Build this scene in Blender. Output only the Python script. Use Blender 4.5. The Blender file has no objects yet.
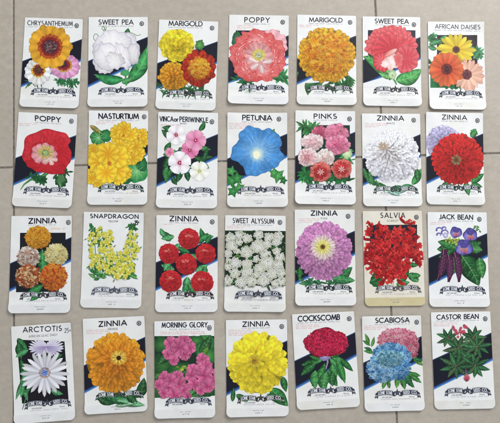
import bpy, math, random
import numpy as np
from mathutils import Matrix, Vector
from mathutils.geometry import tessellate_polygon

# ----------------------------------------------------------------- scene ---
scene = bpy.context.scene
COL = scene.collection
PI = math.pi

# packet table: centre x, y (m), rotation (deg), width, height (m), and the four
# corners of the card in its own sheet of drawing units (the print is drawn in these)
CARDS={
 (0, 0):((-0.2566, 0.3094, -1.51, 0.082, 0.1287),((42, 27), (293, 32), (268, 412), (22, 403))),
 (0, 1):((-0.1639, 0.3116, 0.56, 0.0838, 0.1298),((22, 25), (270, 22), (272, 405), (14, 403))),
 (0, 2):((-0.0668, 0.3076, -1.63, 0.0843, 0.1289),((35, 35), (287, 43), (273, 420), (18, 412))),
 (0, 3):((0.0339, 0.3163, -0.7, 0.0852, 0.129),((28, 24), (280, 25), (276, 403), (18, 398))),
 (0, 4):((0.1303, 0.3164, -0.74, 0.0844, 0.1304),((33, 24), (286, 25), (283, 408), (33, 400))),
 (0, 5):((0.223, 0.315, -0.48, 0.083, 0.1299),((27, 30), (272, 33), (276, 410), (28, 408))),
 (0, 6):((0.3154, 0.3094, -0.34, 0.0808, 0.1278),((22, 30), (262, 33), (268, 403), (30, 402))),
 (1, 0):((-0.2619, 0.1715, -2.16, 0.082, 0.1317),((50, 13), (298, 18), (270, 417), (14, 408))),
 (1, 1):((-0.1614, 0.1754, 0.24, 0.0828, 0.1322),((26, 14), (277, 12), (274, 412), (18, 410))),
 (1, 2):((-0.0652, 0.1721, -0.53, 0.0843, 0.1344),((32, 12), (288, 13), (278, 417), (20, 416))),
 (1, 3):((0.0321, 0.1731, 0.11, 0.0843, 0.1327),((17, 14), (272, 13), (275, 413), (18, 410))),
 (1, 4):((0.1269, 0.1767, -0.54, 0.0847, 0.1322),((25, 12), (282, 15), (280, 410), (25, 408))),
 (1, 5):((0.2201, 0.1737, -0.02, 0.0827, 0.1312),((22, 18), (273, 16), (277, 410), (30, 408))),
 (1, 6):((0.3091, 0.1758, -0.82, 0.0813, 0.1307),((14, 12), (258, 14), (262, 405), (18, 400))),
 (2, 0):((-0.2639, 0.0278, 0.33, 0.0832, 0.1321),((22, 9), (280, 8), (275, 420), (14, 418))),
 (2, 1):((-0.1664, 0.0337, -0.93, 0.0828, 0.1306),((22, 9), (285, 12), (265, 418), (14, 412))),
 (2, 2):((-0.0648, 0.029, 0.04, 0.085, 0.1324),((23, 10), (285, 10), (282, 419), (18, 420))),
 (2, 3):((0.0289, 0.0291, -0.47, 0.0841, 0.1318),((16, 10), (278, 12), (270, 418), (14, 418))),
 (2, 4):((0.1252, 0.0374, 0.05, 0.0837, 0.1317),((22, 8), (278, 8), (283, 413), (26, 413))),
 (2, 5):((0.22, 0.0364, 0.69, 0.0831, 0.1308),((20, 13), (272, 13), (290, 414), (35, 415))),
 (2, 6):((0.3096, 0.0349, -0.12, 0.0834, 0.1305),((22, 10), (272, 10), (285, 410), (28, 410))),
 (3, 0):((-0.2564, -0.1179, 3.98, 0.0812, 0.1288),((18, 26), (265, 12), (300, 423), (33, 436))),
 (3, 1):((-0.1603, -0.1074, 2.68, 0.0839, 0.1266),((12, 14), (273, 5), (289, 405), (22, 420))),
 (3, 2):((-0.0665, -0.1132, 0.99, 0.0814, 0.129),((22, 12), (273, 10), (285, 420), (25, 423))),
 (3, 3):((0.0313, -0.1119, 0.72, 0.0839, 0.1288),((14, 12), (272, 10), (286, 420), (20, 420))),
 (3, 4):((0.1246, -0.102, 2.84, 0.0855, 0.1278),((12, 18), (270, 5), (305, 410), (32, 420))),
 (3, 5):((0.2162, -0.106, 1.0, 0.0816, 0.1271),((18, 20), (272, 12), (283, 415), (32, 420))),
 (3, 6):((0.3118, -0.1022, 0.93, 0.0828, 0.1302),((15, 10), (275, 5), (288, 415), (38, 420))),
}

# ------------------------------------------------------------- materials ---
def new_mat(name):
    m = bpy.data.materials.new(name); m.use_nodes = True
    nt = m.node_tree; nt.nodes.clear()
    out = nt.nodes.new('ShaderNodeOutputMaterial')
    b = nt.nodes.new('ShaderNodeBsdfPrincipled')
    nt.links.new(b.outputs[0], out.inputs[0])
    return m, nt, b

def noise(nt, scale, detail=3, rough=.55, coord='Object', stretch=None):
    tc = nt.nodes.new('ShaderNodeTexCoord')
    n = nt.nodes.new('ShaderNodeTexNoise'); n.inputs['Scale'].default_value = scale
    n.inputs['Detail'].default_value = detail; n.inputs['Roughness'].default_value = rough
    if stretch:
        mp = nt.nodes.new('ShaderNodeMapping'); mp.inputs['Scale'].default_value = stretch
        nt.links.new(tc.outputs[coord], mp.inputs[0]); nt.links.new(mp.outputs[0], n.inputs[0])
    else:
        nt.links.new(tc.outputs[coord], n.inputs[0])
    return n

def ramp(nt, src, stops):
    r = nt.nodes.new('ShaderNodeValToRGB'); e = r.color_ramp.elements
    while len(e) < len(stops): e.new(.5)
    for k, (p, c) in enumerate(stops):
        e[k].position = p; e[k].color = (*c, 1)
    nt.links.new(src, r.inputs[0]); return r

def lin(c):
    return tuple((v/255/12.92) if v/255 <= .04045 else ((v/255+.055)/1.055)**2.4 for v in c)

def paper_mat(name, c0, c1):
    m, nt, b = new_mat(name); N = nt.nodes; L = nt.links
    n = noise(nt, 60, 4)
    r = ramp(nt, n.outputs[0], [(.3, lin(c0)), (.7, lin(c1))])
    oi = N.new('ShaderNodeObjectInfo')
    off = N.new('ShaderNodeMath'); off.operation = 'MULTIPLY'; off.inputs[1].default_value = 50; L.new(oi.outputs['Random'], off.inputs[0])
    n4 = noise(nt, 22, 5, .65); n4.noise_dimensions = '4D'; L.new(off.outputs[0], n4.inputs['W'])
    st = N.new('ShaderNodeMapRange'); st.inputs[1].default_value = .54; st.inputs[2].default_value = .78; st.inputs[3].default_value = 0; st.inputs[4].default_value = .75
    L.new(n4.outputs[0], st.inputs[0])
    mx = N.new('ShaderNodeMix'); mx.data_type = 'RGBA'; mx.blend_type = 'MULTIPLY'
    mx.inputs['B'].default_value = (.93, .88, .76, 1); L.new(r.outputs[0], mx.inputs['A']); L.new(st.outputs[0], mx.inputs['Factor'])
    age = N.new('ShaderNodeMath'); age.operation = 'MULTIPLY'; age.inputs[1].default_value = .55; L.new(oi.outputs['Random'], age.inputs[0])
    m2 = N.new('ShaderNodeMix'); m2.data_type = 'RGBA'; m2.blend_type = 'MULTIPLY'
    m2.inputs['B'].default_value = (.97, .95, .90, 1); L.new(mx.outputs['Result'], m2.inputs['A']); L.new(age.outputs[0], m2.inputs['Factor'])
    n5 = noise(nt, 420, 6, .8); sp = N.new('ShaderNodeMapRange'); sp.inputs[1].default_value = .70; sp.inputs[2].default_value = .78; sp.inputs[4].default_value = .35
    L.new(n5.outputs[0], sp.inputs[0])
    m3 = N.new('ShaderNodeMix'); m3.data_type = 'RGBA'; m3.inputs['B'].default_value = (.42, .37, .30, 1)
    L.new(m2.outputs['Result'], m3.inputs['A']); L.new(sp.outputs[0], m3.inputs['Factor'])
    L.new(m3.outputs['Result'], b.inputs['Base Color'])
    b.inputs['Roughness'].default_value = .40; b.inputs['Specular IOR Level'].default_value = .35
    n2 = noise(nt, 900, 3); n3 = noise(nt, 38, 3)
    add = N.new('ShaderNodeMath'); add.operation = 'MULTIPLY_ADD'; add.inputs[1].default_value = 6
    L.new(n3.outputs[0], add.inputs[0]); L.new(n2.outputs[0], add.inputs[2])
    bp = N.new('ShaderNodeBump'); bp.inputs['Strength'].default_value = .3; bp.inputs['Distance'].default_value = .0004
    L.new(add.outputs[0], bp.inputs['Height']); L.new(bp.outputs[0], b.inputs['Normal'])
    return m

M_PAPER = paper_mat('white_coated_paper', (226, 226, 226), (234, 234, 233))
M_CREAM = paper_mat('cream_aged_paper', (219, 213, 200), (228, 222, 211))
M_FLAP = paper_mat('white_paper_flap', (218, 218, 218), (227, 227, 226))
M_TAN = paper_mat('yellowed_glue_flap', (196, 184, 142), (206, 195, 156))

# printed ink: each printed shape carries its own ink colour on the mesh
M_INK, nt, b = new_mat('printed_ink')
at = nt.nodes.new('ShaderNodeAttribute'); at.attribute_name = 'Ink'
n = noise(nt, 700, 4, .7)
mr = nt.nodes.new('ShaderNodeMapRange'); mr.inputs[1].default_value = .25; mr.inputs[2].default_value = .75
mr.inputs[3].default_value = .90; mr.inputs[4].default_value = 1.08
nt.links.new(n.outputs[0], mr.inputs[0])
mx = nt.nodes.new('ShaderNodeVectorMath'); mx.operation = 'SCALE'
nt.links.new(at.outputs['Color'], mx.inputs[0]); nt.links.new(mr.outputs[0], mx.inputs['Scale'])
nt.links.new(mx.outputs[0], b.inputs['Base Color'])
b.inputs['Roughness'].default_value = .38; b.inputs['Specular IOR Level'].default_value = .22
n3 = noise(nt, 45, 2)
bp = nt.nodes.new('ShaderNodeBump'); bp.inputs['Strength'].default_value = .25; bp.inputs['Distance'].default_value = .0012
nt.links.new(n3.outputs[0], bp.inputs['Height']); nt.links.new(bp.outputs[0], b.inputs['Normal'])

# ----------------------------------------------------------------- colour --
def C(*c): return c if len(c) == 3 else c[0]
def mix(a, b, t): return tuple(a[i]*(1-t)+b[i]*t for i in range(3))
def sc(c, k): return tuple(max(0, min(250, v*k)) for v in c)
WHITE = (230, 230, 229); NAVY = (18, 22, 38); BLACK = (22, 22, 28); INKC = (34, 38, 52)
BLUE = (58, 120, 196)
GREEN = (38, 112, 52); DGREEN = (20, 62, 36); LGREEN = (92, 160, 70)

# ------------------------------------------------------------- stroke font -
def arc(cx, cy, rx, ry, a0, a1, n=10):
    return [(cx+rx*math.cos(math.radians(a0+(a1-a0)*i/n)), cy+ry*math.sin(math.radians(a0+(a1-a0)*i/n))) for i in range(n+1)]
GL = {
 'A': (.80, [[(0,0),(.40,1)],[(.40,1),(.80,0)],[(.15,.30),(.65,.30)]]),
 'B': (.52, [[(0,0),(0,1)],[(0,1)]+arc(.24,.77,.22,.23,90,-90)+[(0,.54)],[(0,.54)]+arc(.26,.27,.26,.27,90,-90)+[(0,0)]]),
 'C': (.80, [arc(.5,.5,.5,.5,48,312,16)]),
 'D': (.70, [[(0,0),(0,1)],[(0,1)]+arc(.22,.5,.48,.5,90,-90,14)+[(0,0)]]),
 'E': (.46, [[(0,0),(0,1)],[(0,1),(.46,1)],[(0,.53),(.43,.53)],[(0,0),(.46,0)]]),
 'F': (.44, [[(0,0),(0,1)],[(0,1),(.44,1)],[(0,.5),(.40,.5)]]),
 'G': (.92, [arc(.5,.5,.5,.5,42,360,18),[(.56,.47),(1.0,.47)]]),
 'H': (.62, [[(0,0),(0,1)],[(.62,0),(.62,1)],[(0,.52),(.62,.52)]]),
 'I': (.02, [[(0,0),(0,1)]]),
 'J': (.36, [[(.36,1),(.36,.2)]+arc(.18,.2,.18,.2,0,-150,6)]),
 'K': (.56, [[(0,0),(0,1)],[(.52,1),(0,.45)],[(.18,.62),(.58,0)]]),
 'L': (.42, [[(0,0),(0,1)],[(0,0),(.42,0)]]),
 'M': (.92, [[(0,0),(.14,1)],[(.14,1),(.46,.12)],[(.46,.12),(.78,1)],[(.78,1),(.92,0)]]),
 'N': (.68, [[(0,0),(0,1)],[(0,1),(.68,0)],[(.68,0),(.68,1)]]),
 'O': (.98, [arc(.49,.5,.49,.5,0,360,20)]),
 'P': (.50, [[(0,0),(0,1)],[(0,1)]+arc(.24,.74,.25,.26,90,-90)+[(0,.48)]]),
 'R': (.54, [[(0,0),(0,1)],[(0,1)]+arc(.24,.74,.25,.26,90,-90)+[(0,.48)],[(.18,.48),(.54,0)]]),
 'S': (.50, [arc(.26,.75,.22,.25,50,270,10)+arc(.24,.25,.26,.25,90,-140,10)]),
 'T': (.52, [[(0,1),(.52,1)],[(.26,0),(.26,1)]]),
 'U': (.60, [[(0,1),(0,.3)]+arc(.30,.3,.30,.3,180,360,10)+[(.60,1)]]),
 'V': (.70, [[(0,1),(.35,0)],[(.35,0),(.70,1)]]),
 'W': (1.06, [[(0,1),(.27,0)],[(.27,0),(.53,.95)],[(.53,.95),(.79,0)],[(.79,0),(1.06,1)]]),
 'X': (.6, [[(0,0),(.6,1)],[(0,1),(.6,0)]]),
 'Y': (.66, [[(0,1),(.33,.5)],[(.66,1),(.33,.5)],[(.33,.5),(.33,0)]]),
 'Z': (.60, [[(0,1),(.60,1)],[(.60,1),(0,0)],[(0,0),(.60,0)]]),
 'o': (.52, [arc(.26,.30,.26,.30,0,360,14)]),
 'r': (.30, [[(0,0),(0,.6)],[(0,.4)]+arc(.2,.38,.2,.22,180,60,5)]),
 '1': (.20, [[(.0,.8),(.2,1)],[(.2,1),(.2,0)]]),
 '0': (.56, [arc(.28,.5,.28,.5,0,360,16)]),
 '2': (.52, [arc(.26,.72,.25,.28,170,-30,9)+[(0,0)],[(0,0),(.54,0)]]),
 '5': (.50, [[(.46,1),(.10,1)],[(.10,1),(.05,.55)],arc(.22,.32,.27,.32,120,-130,10)]),
 'c': (.40, [arc(.22,.38,.20,.24,50,310,9),[(.22,.02),(.22,.78)]]),
 '.': (.08, [[(.0,.0),(.0,.12)]]),
 ' ': (.34, []),
}

# --------------------------------------------------------------- packet ----
class Part:
    def __init__(s): s.v = []; s.f = []; s.c = []

DZ = 1.8e-6
class Card:
    """one seed packet: an empty with the envelope and every printed area as parts"""
    def __init__(s, key, label, curl=1.0, cream=False):
        (x, y, rot, w, h), quad = CARDS[key]
        s.w, s.h, s.cream = w, h, cream
        s.rng = random.Random(17+key[0]*31+key[1]*7)
        s.nrg = np.random.default_rng(5+key[0]*13+key[1])
        # homography drawing sheet -> unit card
        A = []; B = []
        for (px, py), (u, v) in zip(quad, ((0,0),(1,0),(1,1),(0,1))):
            A.append([px,py,1,0,0,0,-u*px,-u*py]); B.append(u)
            A.append([0,0,0,px,py,1,-v*px,-v*py]); B.append(v)
        s.H = np.append(np.linalg.solve(np.array(A,float), np.array(B,float)), 1).reshape(3,3)
        s.mode = 'sheet'; s.lv = 0; s.clip = (.004, .996, .004, .996)
        s.puff = s.rng.uniform(.0006, .0010); s.curl = curl*s.rng.uniform(.0008, .0022)
        s.top = s.rng.uniform(.0, .0006); s.tw = s.rng.uniform(-.0007, .0007)
        s.lifts = [(cu, cv, s.rng.choice((0, .0006, .0012, .0026))) for cu, cv in ((0,1),(1,1),(0,0),(1,0))]
        r = bpy.data.objects.new('seed_packet', None); COL.objects.link(r)
        r.location = (x, y, 0); r.rotation_euler = (0, 0, math.radians(rot))
        r.empty_display_size = .02
        r['label'] = label; r['category'] = 'seed packet'; r['group'] = 'seed packets laid out in rows on the tiles'
        s.root = r; s.cur = None
        s.envelope()
    # height of the paper surface above the floor at unit card coordinates
    def z(s, u, v):
        t = .0013 + s.puff*np.sin(np.clip(u,0,1)*PI)*np.sin(np.clip(v*.93+.035,0,1)*PI)
        t = t + s.curl*np.clip((v-.80)/.2, 0, 1)**2 + s.top*np.clip((.15-v)/.15, 0, 1)**2 + s.tw*(u-.5)*(v-.5)*4*.5 + .0003
        for cu, cv, q in s.lifts:            # corners that curl up off the floor
            t = t + q*np.clip(1-np.hypot((u-cu)*.65, v-cv)/.27, 0, 1)**2
        return t
    def mesh(s, name, V, F, mat, parent, smooth=True, cols=None, label=None):
        me = bpy.data.meshes.new(name); me.from_pydata(V, [], F)
        if cols is not None:
            a = me.color_attributes.new('Ink', 'FLOAT_COLOR', 'POINT')
            a.data.foreach_set('color', np.array(cols, dtype=np.float32).ravel())
        me.materials.append(mat)
        if smooth: me.polygons.foreach_set('use_smooth', [True]*len(F))
        me.update()
        o = bpy.data.objects.new(name, me); COL.objects.link(o); o.parent = parent
        if label: o['label'] = label
        return o
    def sheet(s, v0, v1, zo, th, inset, mat, name, parent, ny, round_bottom=True):
        # a thin paper sheet following the packet's surface, corners rounded at the bottom
        rx, ry = .0068/s.w, .0068/s.h; nx = 44
        vs = list(np.linspace(v0, v1-ry if round_bottom else v1, ny))
        if round_bottom: vs += [v1-ry+ry*math.sin(a*PI/2/7) for a in range(1, 8)]
        V = []; F = []
        for v in vs:
            e = inset
            if v > v1-ry and round_bottom:
                q = (v-(v1-ry))/ry; e += rx*(1-math.sqrt(max(0, 1-q*q))) if q < 1 else rx
            if v < .006 and v0 == 0: e += .008*(1-v/.006)
            for i in range(nx+1):
                u = e+(1-2*e)*i/nx
                V.append(((u-.5)*s.w, (.5-v)*s.h, float(s.z(u, v))+zo))
        n = len(V); R = len(vs); W = nx+1
        V += [(a, b, c-th) for a, b, c in V]
        for j in range(R-1):
            for i in range(nx):
                a = j*W+i; F.append((a, a+W, a+W+1, a+1)); F.append((n+a, n+a+1, n+a+W+1, n+a+W))
        per = [i for i in range(W)]+[j*W+nx for j in range(1, R)]+[(R-1)*W+i for i in range(nx-1, -1, -1)]+[j*W for j in range(R-2, 0, -1)]
        for k in range(len(per)):
            a, b_ = per[k], per[(k+1) % len(per)]
            F.append((a, b_, n+b_, n+a))
        o = s.mesh(name, V, F, mat, parent, smooth=False)
        return o
    def envelope(s):
        pm = M_CREAM if s.cream else M_PAPER; fm = M_TAN if s.cream else M_FLAP
        s.env = s.sheet(0, 1, 0, .0009, .0035, pm, 'paper_envelope', s.root, 72)
        s.sheet(.912, .9995, .00018, .00030, 0.0, fm, 'folded_flap', s.env, 8)
    # ---- printing
    def begin(s, name, label=None, mode='sheet', sub=False):
        s.end(); s.cur = Part(); s.cname = name; s.clabel = label; s.mode = mode; s.sub = sub
    def end(s):
        if s.cur and s.cur.f:
            p = s.cur; P = np.array(p.v, float)
            u, v, L = P[:,0], P[:,1], P[:,2]
            zz = s.z(u, v)+.00007+L*DZ+np.where(v > .912, .00018, 0)
            X = (u-.5)*s.w; Y = (.5-v)*s.h
            V = np.stack([X, Y, zz], 1)
            F = []
            for f in p.f:
                a = 0
                for i in range(len(f)):
                    x0, y0 = V[f[i]][0], V[f[i]][1]; x1, y1 = V[f[(i+1) % len(f)]][0], V[f[(i+1) % len(f)]][1]
                    a += x0*y1-x1*y0
                if abs(a) < 1e-12: continue
                F.append(f if a > 0 else f[::-1])
            cols = [(*lin(tuple(v*.91+.09*(.3*c[0]+.55*c[1]+.15*c[2]) for v in c)), 1) for c in p.c]
            o = s.mesh(s.cname, V.tolist(), F, M_INK, s.lastpart if s.sub else s.root, cols=cols, label=s.clabel)
            if not s.sub: s.lastpart = o
        s.cur = None
    def up(s, n=1): s.lv += n
    def add(s, pts, cols, faces, lv=None):
        P = np.array(pts, float)
        if s.mode == 'sheet':
            q = np.c_[P, np.ones(len(P))] @ s.H.T; uv = q[:, :2]/q[:, 2:]
        else:                                            # 'card': 255 x 400 units over the card
            uv = P/np.array([255., 400.])
        c = s.clip
        uv[:,0] = np.clip(uv[:,0], c[0], c[1]); uv[:,1] = np.clip(uv[:,1], c[2], c[3])
        n = len(s.cur.v); L = s.lv if lv is None else lv
        for a in uv: s.cur.v.append((a[0], a[1], L))
        s.cur.c.extend(cols)
        for f in faces: s.cur.f.append(tuple(n+i for i in f))
    def quad(s, a, b, c, d, col, nx=30, ny=30, col2=None):
        pts = []; cols = []; F = []
        for j in range(ny+1):
            for i in range(nx+1):
                t, r = i/nx, j/ny
                pts.append(tuple((a[k]*(1-t)+b[k]*t)*(1-r)+(d[k]*(1-t)+c[k]*t)*r for k in (0,1)))
                cols.append(col if col2 is None else mix(col, col2, r))
        for j in range(ny):
            for i in range(nx):
                q = j*(nx+1)+i; F.append((q, q+1, q+nx+2, q+nx+1))
        s.add(pts, cols, F); s.up(1)
    def rect(s, x0, y0, x1, y1, col, nx=30, ny=30): s.quad((x0,y0),(x1,y0),(x1,y1),(x0,y1), col, nx, ny)
    def poly(s, pts, col, lv=None):
        tr = tessellate_polygon([[Vector((x, y, 0)) for x, y in pts]])
        s.add(pts, [col]*len(pts), [tuple(t) for t in tr], lv); s.up(1 if lv is None else 0)
    def ribbon(s, pts, w, col, col2=None, w2=None, lv=None):
        n = len(pts); P = []; cols = []; F = []
        for i, (x, y) in enumerate(pts):
            a = pts[max(0, i-1)]; b_ = pts[min(n-1, i+1)]
            dx, dy = b_[0]-a[0], b_[1]-a[1]; l = math.hypot(dx, dy) or 1
            k = 1.0
            if 0 < i < n-1:
                ex, ey = x-a[0], y-a[1]; le = math.hypot(ex, ey) or 1
                k = 1/max(.6, abs((ex*dx+ey*dy)/(le*l)))
            t = i/(n-1); ww = (w if w2 is None else w*(1-t)+w2*t)/2*k
            P += [(x-dy/l*ww, y+dx/l*ww), (x+dy/l*ww, y-dx/l*ww)]
            c = col if col2 is None else mix(col, col2, t); cols += [c, c]
        for i in range(n-1): F.append((2*i, 2*i+1, 2*i+3, 2*i+2))
        s.add(P, cols, F, lv)
    def text(s, txt, x0, x1, yb, cap, wt=.17, col=INKC, yb2=None, sp=.20, warp=None):
        yb2 = yb if yb2 is None else yb2
        tot = sum(GL[ch][0]+sp for ch in txt)-sp
        k = (x1-x0)/tot; x = 0
        for ch in txt:
            gw, st = GL[ch]
            for q, line in enumerate(st):
                pts = []
                for gx, gy in line:
                    X = (x+gx)*k; t = X/(x1-x0)
                    bx, by = x0+X, yb+(yb2-yb)*t-gy*cap
                    if warp: bx, by = warp(bx, by)
                    pts.append((bx, by))
                if len(line) == 2:      # square the ends off a little
                    (ax, ay), (bx, by) = pts; l = math.hypot(bx-ax, by-ay) or 1; e = wt*cap*.42/l
                    pts = [(ax-(bx-ax)*e, ay-(by-ay)*e), (bx+(bx-ax)*e, by+(by-ay)*e)]
                s.ribbon(pts, wt*cap*(1.12 if cap > 14 else 1), col, lv=s.lv+(q % 4))
            x += gw+sp
        s.up(4)
    def micro(s, x0, x1, yb, h, col=(140,143,152), yb2=None, sparse=False):
        # lettering too small to read: rows of tiny pen strokes grouped like words
        R = s.rng; x = x0; yb2 = yb if yb2 is None else yb2
        while x < x1:
            for _ in range(R.randint(4, 8)):
                t = (x-x0)/(x1-x0); y = yb+(yb2-yb)*t
                k = R.random()
                if k < .85: s.ribbon([(x, y), (x, y-h)], h*.22, col)
                if k > .3: s.ribbon([(x, y-h*R.choice((0,.5,1))), (x+h*.5, y-h*R.choice((0,.5,1)))], h*.2, col, lv=s.lv+1)
                else: s.ribbon([(x, y), (x+h*.45, y-h)], h*.2, col, lv=s.lv+1)
                x += h*(1.35 if sparse else .85)
                if x > x1: break
            x += h*.9
        s.up(2)
    # -- flower shapes
    def blob(s, cx, cy, rx, ry, cfun, wob=.06, freq=(3,5,9), nr=9, nt=72, seed=None, rot=0, cfx=0, cfy=0, sharp=0):
        R = random.Random(seed if seed is not None else s.rng.random())
        ph = [(f, R.uniform(0, 2*PI), R.uniform(.5, 1)) for f in freq]
        pts = []; cols = []; F = []
        ca, sa = math.cos(math.radians(rot)), math.sin(math.radians(rot))
        if max(rx, ry) > 40: nr = max(nr, int(max(rx, ry)/6)); nt = max(nt, 96)
        for j in range(nr+1):
            r = j/nr
            for i in range(nt):
                a = 2*PI*i/nt
                q = sum(math.cos(f*a+p)*w for f, p, w in ph)
                if sharp: q = -abs(q)*sharp
                k = 1+wob*q*r
                x = rx*r*k*math.cos(a); y = ry*r*k*math.sin(a)
                pts.append((cx+cfx*(1-r)+x*ca-y*sa, cy+cfy*(1-r)+x*sa+y*ca)); cols.append(cfun(r, a, R))
        for j in range(nr):
            for i in range(nt):
                a = j*nt+i; b_ = j*nt+(i+1) % nt; F.append((a, b_, b_+nt, a+nt))
        s.add(pts, cols, F); s.up(1)
    def petal(s, x, y, ang, L, W, base, tip, blunt=.5, lv=None, dark=.80, bend=0, n=7, notch=0):
        # rounded petal with a lighter ridge and darker rims
        ca, sa = math.cos(ang), math.sin(ang); P = []; cols = []; F = []
        for i in range(n+1):
            t = i/n
            wd = math.sin(min(1, t**.75*1.02)*PI*(.5+.5*(1-blunt)))**.8 if t < 1 else (0.0 if blunt < .7 else .25)
            if t == 0: wd = .28
            lx = t*L; off = bend*L*t*t
            if i == n: lx -= notch*L
            c = mix(base, tip, min(1, t*1.15))
            for sgn, kk in ((-1, dark), (0, 1.04), (1, dark*1.06)):
                ly = sgn*wd*W/2+off; lxx = lx+(notch*L*.9 if (i == n and sgn) else 0)
                P.append((x+lxx*ca-ly*sa, y+lxx*sa+ly*ca)); cols.append(sc(c, kk))
        for i in range(n):
            for k in (0, 1):
                a = 3*i+k; F.append((a, a+1, a+4, a+3))
        s.add(P, cols, F, lv)
    def daisy(s, cx, cy, R, n, W, base, tip, blunt=.6, squash=1, a0=0, jit=.06, r0=.12, rows=2, notch=0, dark=.8):
        g = s.rng
        for row in range(rows):
            for i in range(n):
                a = a0+2*PI*(i+.5*row)/n+g.uniform(-jit, jit)
                k = math.hypot(math.cos(a), math.sin(a)*squash)
                L = R*k*g.uniform(.93, 1.04)*(1 if row == 0 or rows == 1 else .93)
                sh = g.uniform(.92, 1.06)*(.9 if row == 0 and rows > 1 else 1)
                s.petal(cx+r0*R*math.cos(a), cy+r0*R*math.sin(a)*squash, math.atan2(math.sin(a)*squash, math.cos(a)),
                        L*(1-r0), W*g.uniform(.9, 1.1), sc(base, sh), sc(tip, sh), blunt, s.lv+(i % 4), dark=dark, bend=g.uniform(-.05, .05), notch=notch)
            s.up(4)
    def disk(s, cx, cy, R, c0, c1, squash=1, dots=40, dc=None):
        s.blob(cx, cy, R, R*squash, lambda r, a, g: sc(mix(c0, c1, r), g.uniform(.8, 1.2)), wob=.05, freq=(7, 11), nr=4, nt=28)
        g = s.rng
        for i in range(dots):
            a = g.uniform(0, 2*PI); r = R*math.sqrt(g.random())*.98; d = R*.09
            x, y = cx+r*math.cos(a), cy+r*math.sin(a)*squash
            s.poly([(x-d, y), (x, y-d), (x+d, y), (x, y+d)], dc or sc(mix(c0, c1, g.random()), g.choice((.6, 1.5))), lv=s.lv+i % 3)
        s.up(3)
    def mum(s, cx, cy, RX, RY, rings, pl, pw, pal, focus=(0, 0), jit=.12, blunt=.85, dark=.72, power=.85, notch=0, base_k=.62, core=None, rj=.05):
        # layered flower head: rings of overlapping petals from the rim inwards
        g = s.rng
        c = pal(1)
        s.blob(cx, cy, RX*.93, RY*.93, lambda r, a, q: sc(c, .6), wob=.015, nr=4, nt=40)
        for k in range(rings):
            t = 1-(k/rings)                       # 1 rim .. 0 centre
            rr = t**power
            x0 = cx+focus[0]*(1-rr); y0 = cy+focus[1]*(1-rr)
            ax, ay = RX*rr, RY*rr
            n = max(4, int(2*PI*math.sqrt((ax*ax+ay*ay)/2)/(pw*.80)*(.55+.45*rr)))
            ph = g.random()*6
            lsc = .55+.45*rr
            for i in range(n):
                a = ph+2*PI*i/n+g.uniform(-jit, jit)*(.5+rr)
                L = pl*lsc*g.uniform(.85, 1.15); w = pw*(.6+.4*rr)*g.uniform(.85, 1.15)
                ex = x0+ax*math.cos(a)*(1+g.uniform(-rj, rj)); ey = y0+ay*math.sin(a)*(1+g.uniform(-rj, rj))
                an = math.atan2(ay*math.sin(a), ax*math.cos(a))+g.uniform(-jit, jit)*1.5
                col = pal(rr); sh = g.uniform(.86, 1.10)*(1.03-.10*math.sin(a))
                s.petal(ex-L*math.cos(an), ey-L*math.sin(an), an, L, w, sc(col, base_k*sh), sc(col, sh), blunt, s.lv+(i % 4), dark=dark, n=5, notch=notch)
            s.up(4)
        if core: core()
    def fluff(s, cx, cy, RX, RY, n, size, cols, sq=.8, petals=5, dark=.6, dome=True, rim=1.0):
        # head made of many tiny rounded florets
        g = s.rng
        s.blob(cx, cy, RX*(.95 if rim == 1 else 1)*rim, RY*(.95 if rim == 1 else 1)*rim, lambda r, a, q: sc(cols[0], dark*(.8 if rim < 1.01 else 1.15)), wob=.02, nr=4, nt=40)
        pts = []
        for i in range(n):
            f = (i+.5)/n; r = math.sqrt(f); a = i*2.39996
            pts.append((r, a))
        pts.sort(key=lambda q: -q[0])
        for i, (r, a) in enumerate(pts):
            x = cx+RX*r*math.cos(a)+g.uniform(-1, 1)*size*.25; y = cy+RY*r*math.sin(a)+g.uniform(-1, 1)*size*.25
            c = g.choice(cols); sh = g.uniform(.86, 1.12)*(1.02-.12*r*math.sin(a)); q = size*g.uniform(.8, 1.15)*(1.05-.2*r)
            a0 = g.uniform(0, 6)
            P = [(x, y)]; cc = [sc(c, dark*sh)]
            m = petals*2
            for k in range(m):
                aa = a0+2*PI*k/m; rr = q*(1.0 if k % 2 == 0 else .68)*g.uniform(.85, 1.1)
                P.append((x+rr*math.cos(aa), y+rr*math.sin(aa)*sq)); cc.append(sc(c, sh*(1.06 if k % 2 == 0 else .82)))
            s.add(P, cc, [(0, k+1, (k+1) % m+1) for k in range(m)], s.lv+i % 8)
            if i % 24 == 23: s.up(1)
        s.up(8)
    def leaf(s, x, y, ang, L, W, col=GREEN, bend=0, veins=5, tipc=None, tooth=0, lv=None):
        a = math.radians(ang); ca, sa = math.cos(a), math.sin(a); n = 12; P = []; cols = []; F = []; mid = []
        g = s.rng; vein = mix(col, (200, 225, 150), .45)
        for i in range(n+1):
            t = i/n; wd = math.sin(PI*t**.8)**.9*(1+(tooth*(i % 2)))if 0 < t < 1 else 0
            off = bend*L*math.sin(PI*t)*.5
            for sgn, kk in ((-1, .55), (-.5, .98), (0, 1.02), (.5, .82), (1, .48)):
                lx, ly = t*L, sgn*wd*W/2+off
                P.append((x+lx*ca-ly*sa, y+lx*sa+ly*ca)); cols.append(sc(mix(col, tipc, t) if tipc else col, kk*g.uniform(.76, 1.2)))
                if sgn == 0: mid.append(P[-1])
        for i in range(n):
            for k in range(4):
                q = 5*i+k; F.append((q, q+1, q+6, q+5))
        s.add(P, cols, F); s.up(1)
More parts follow.
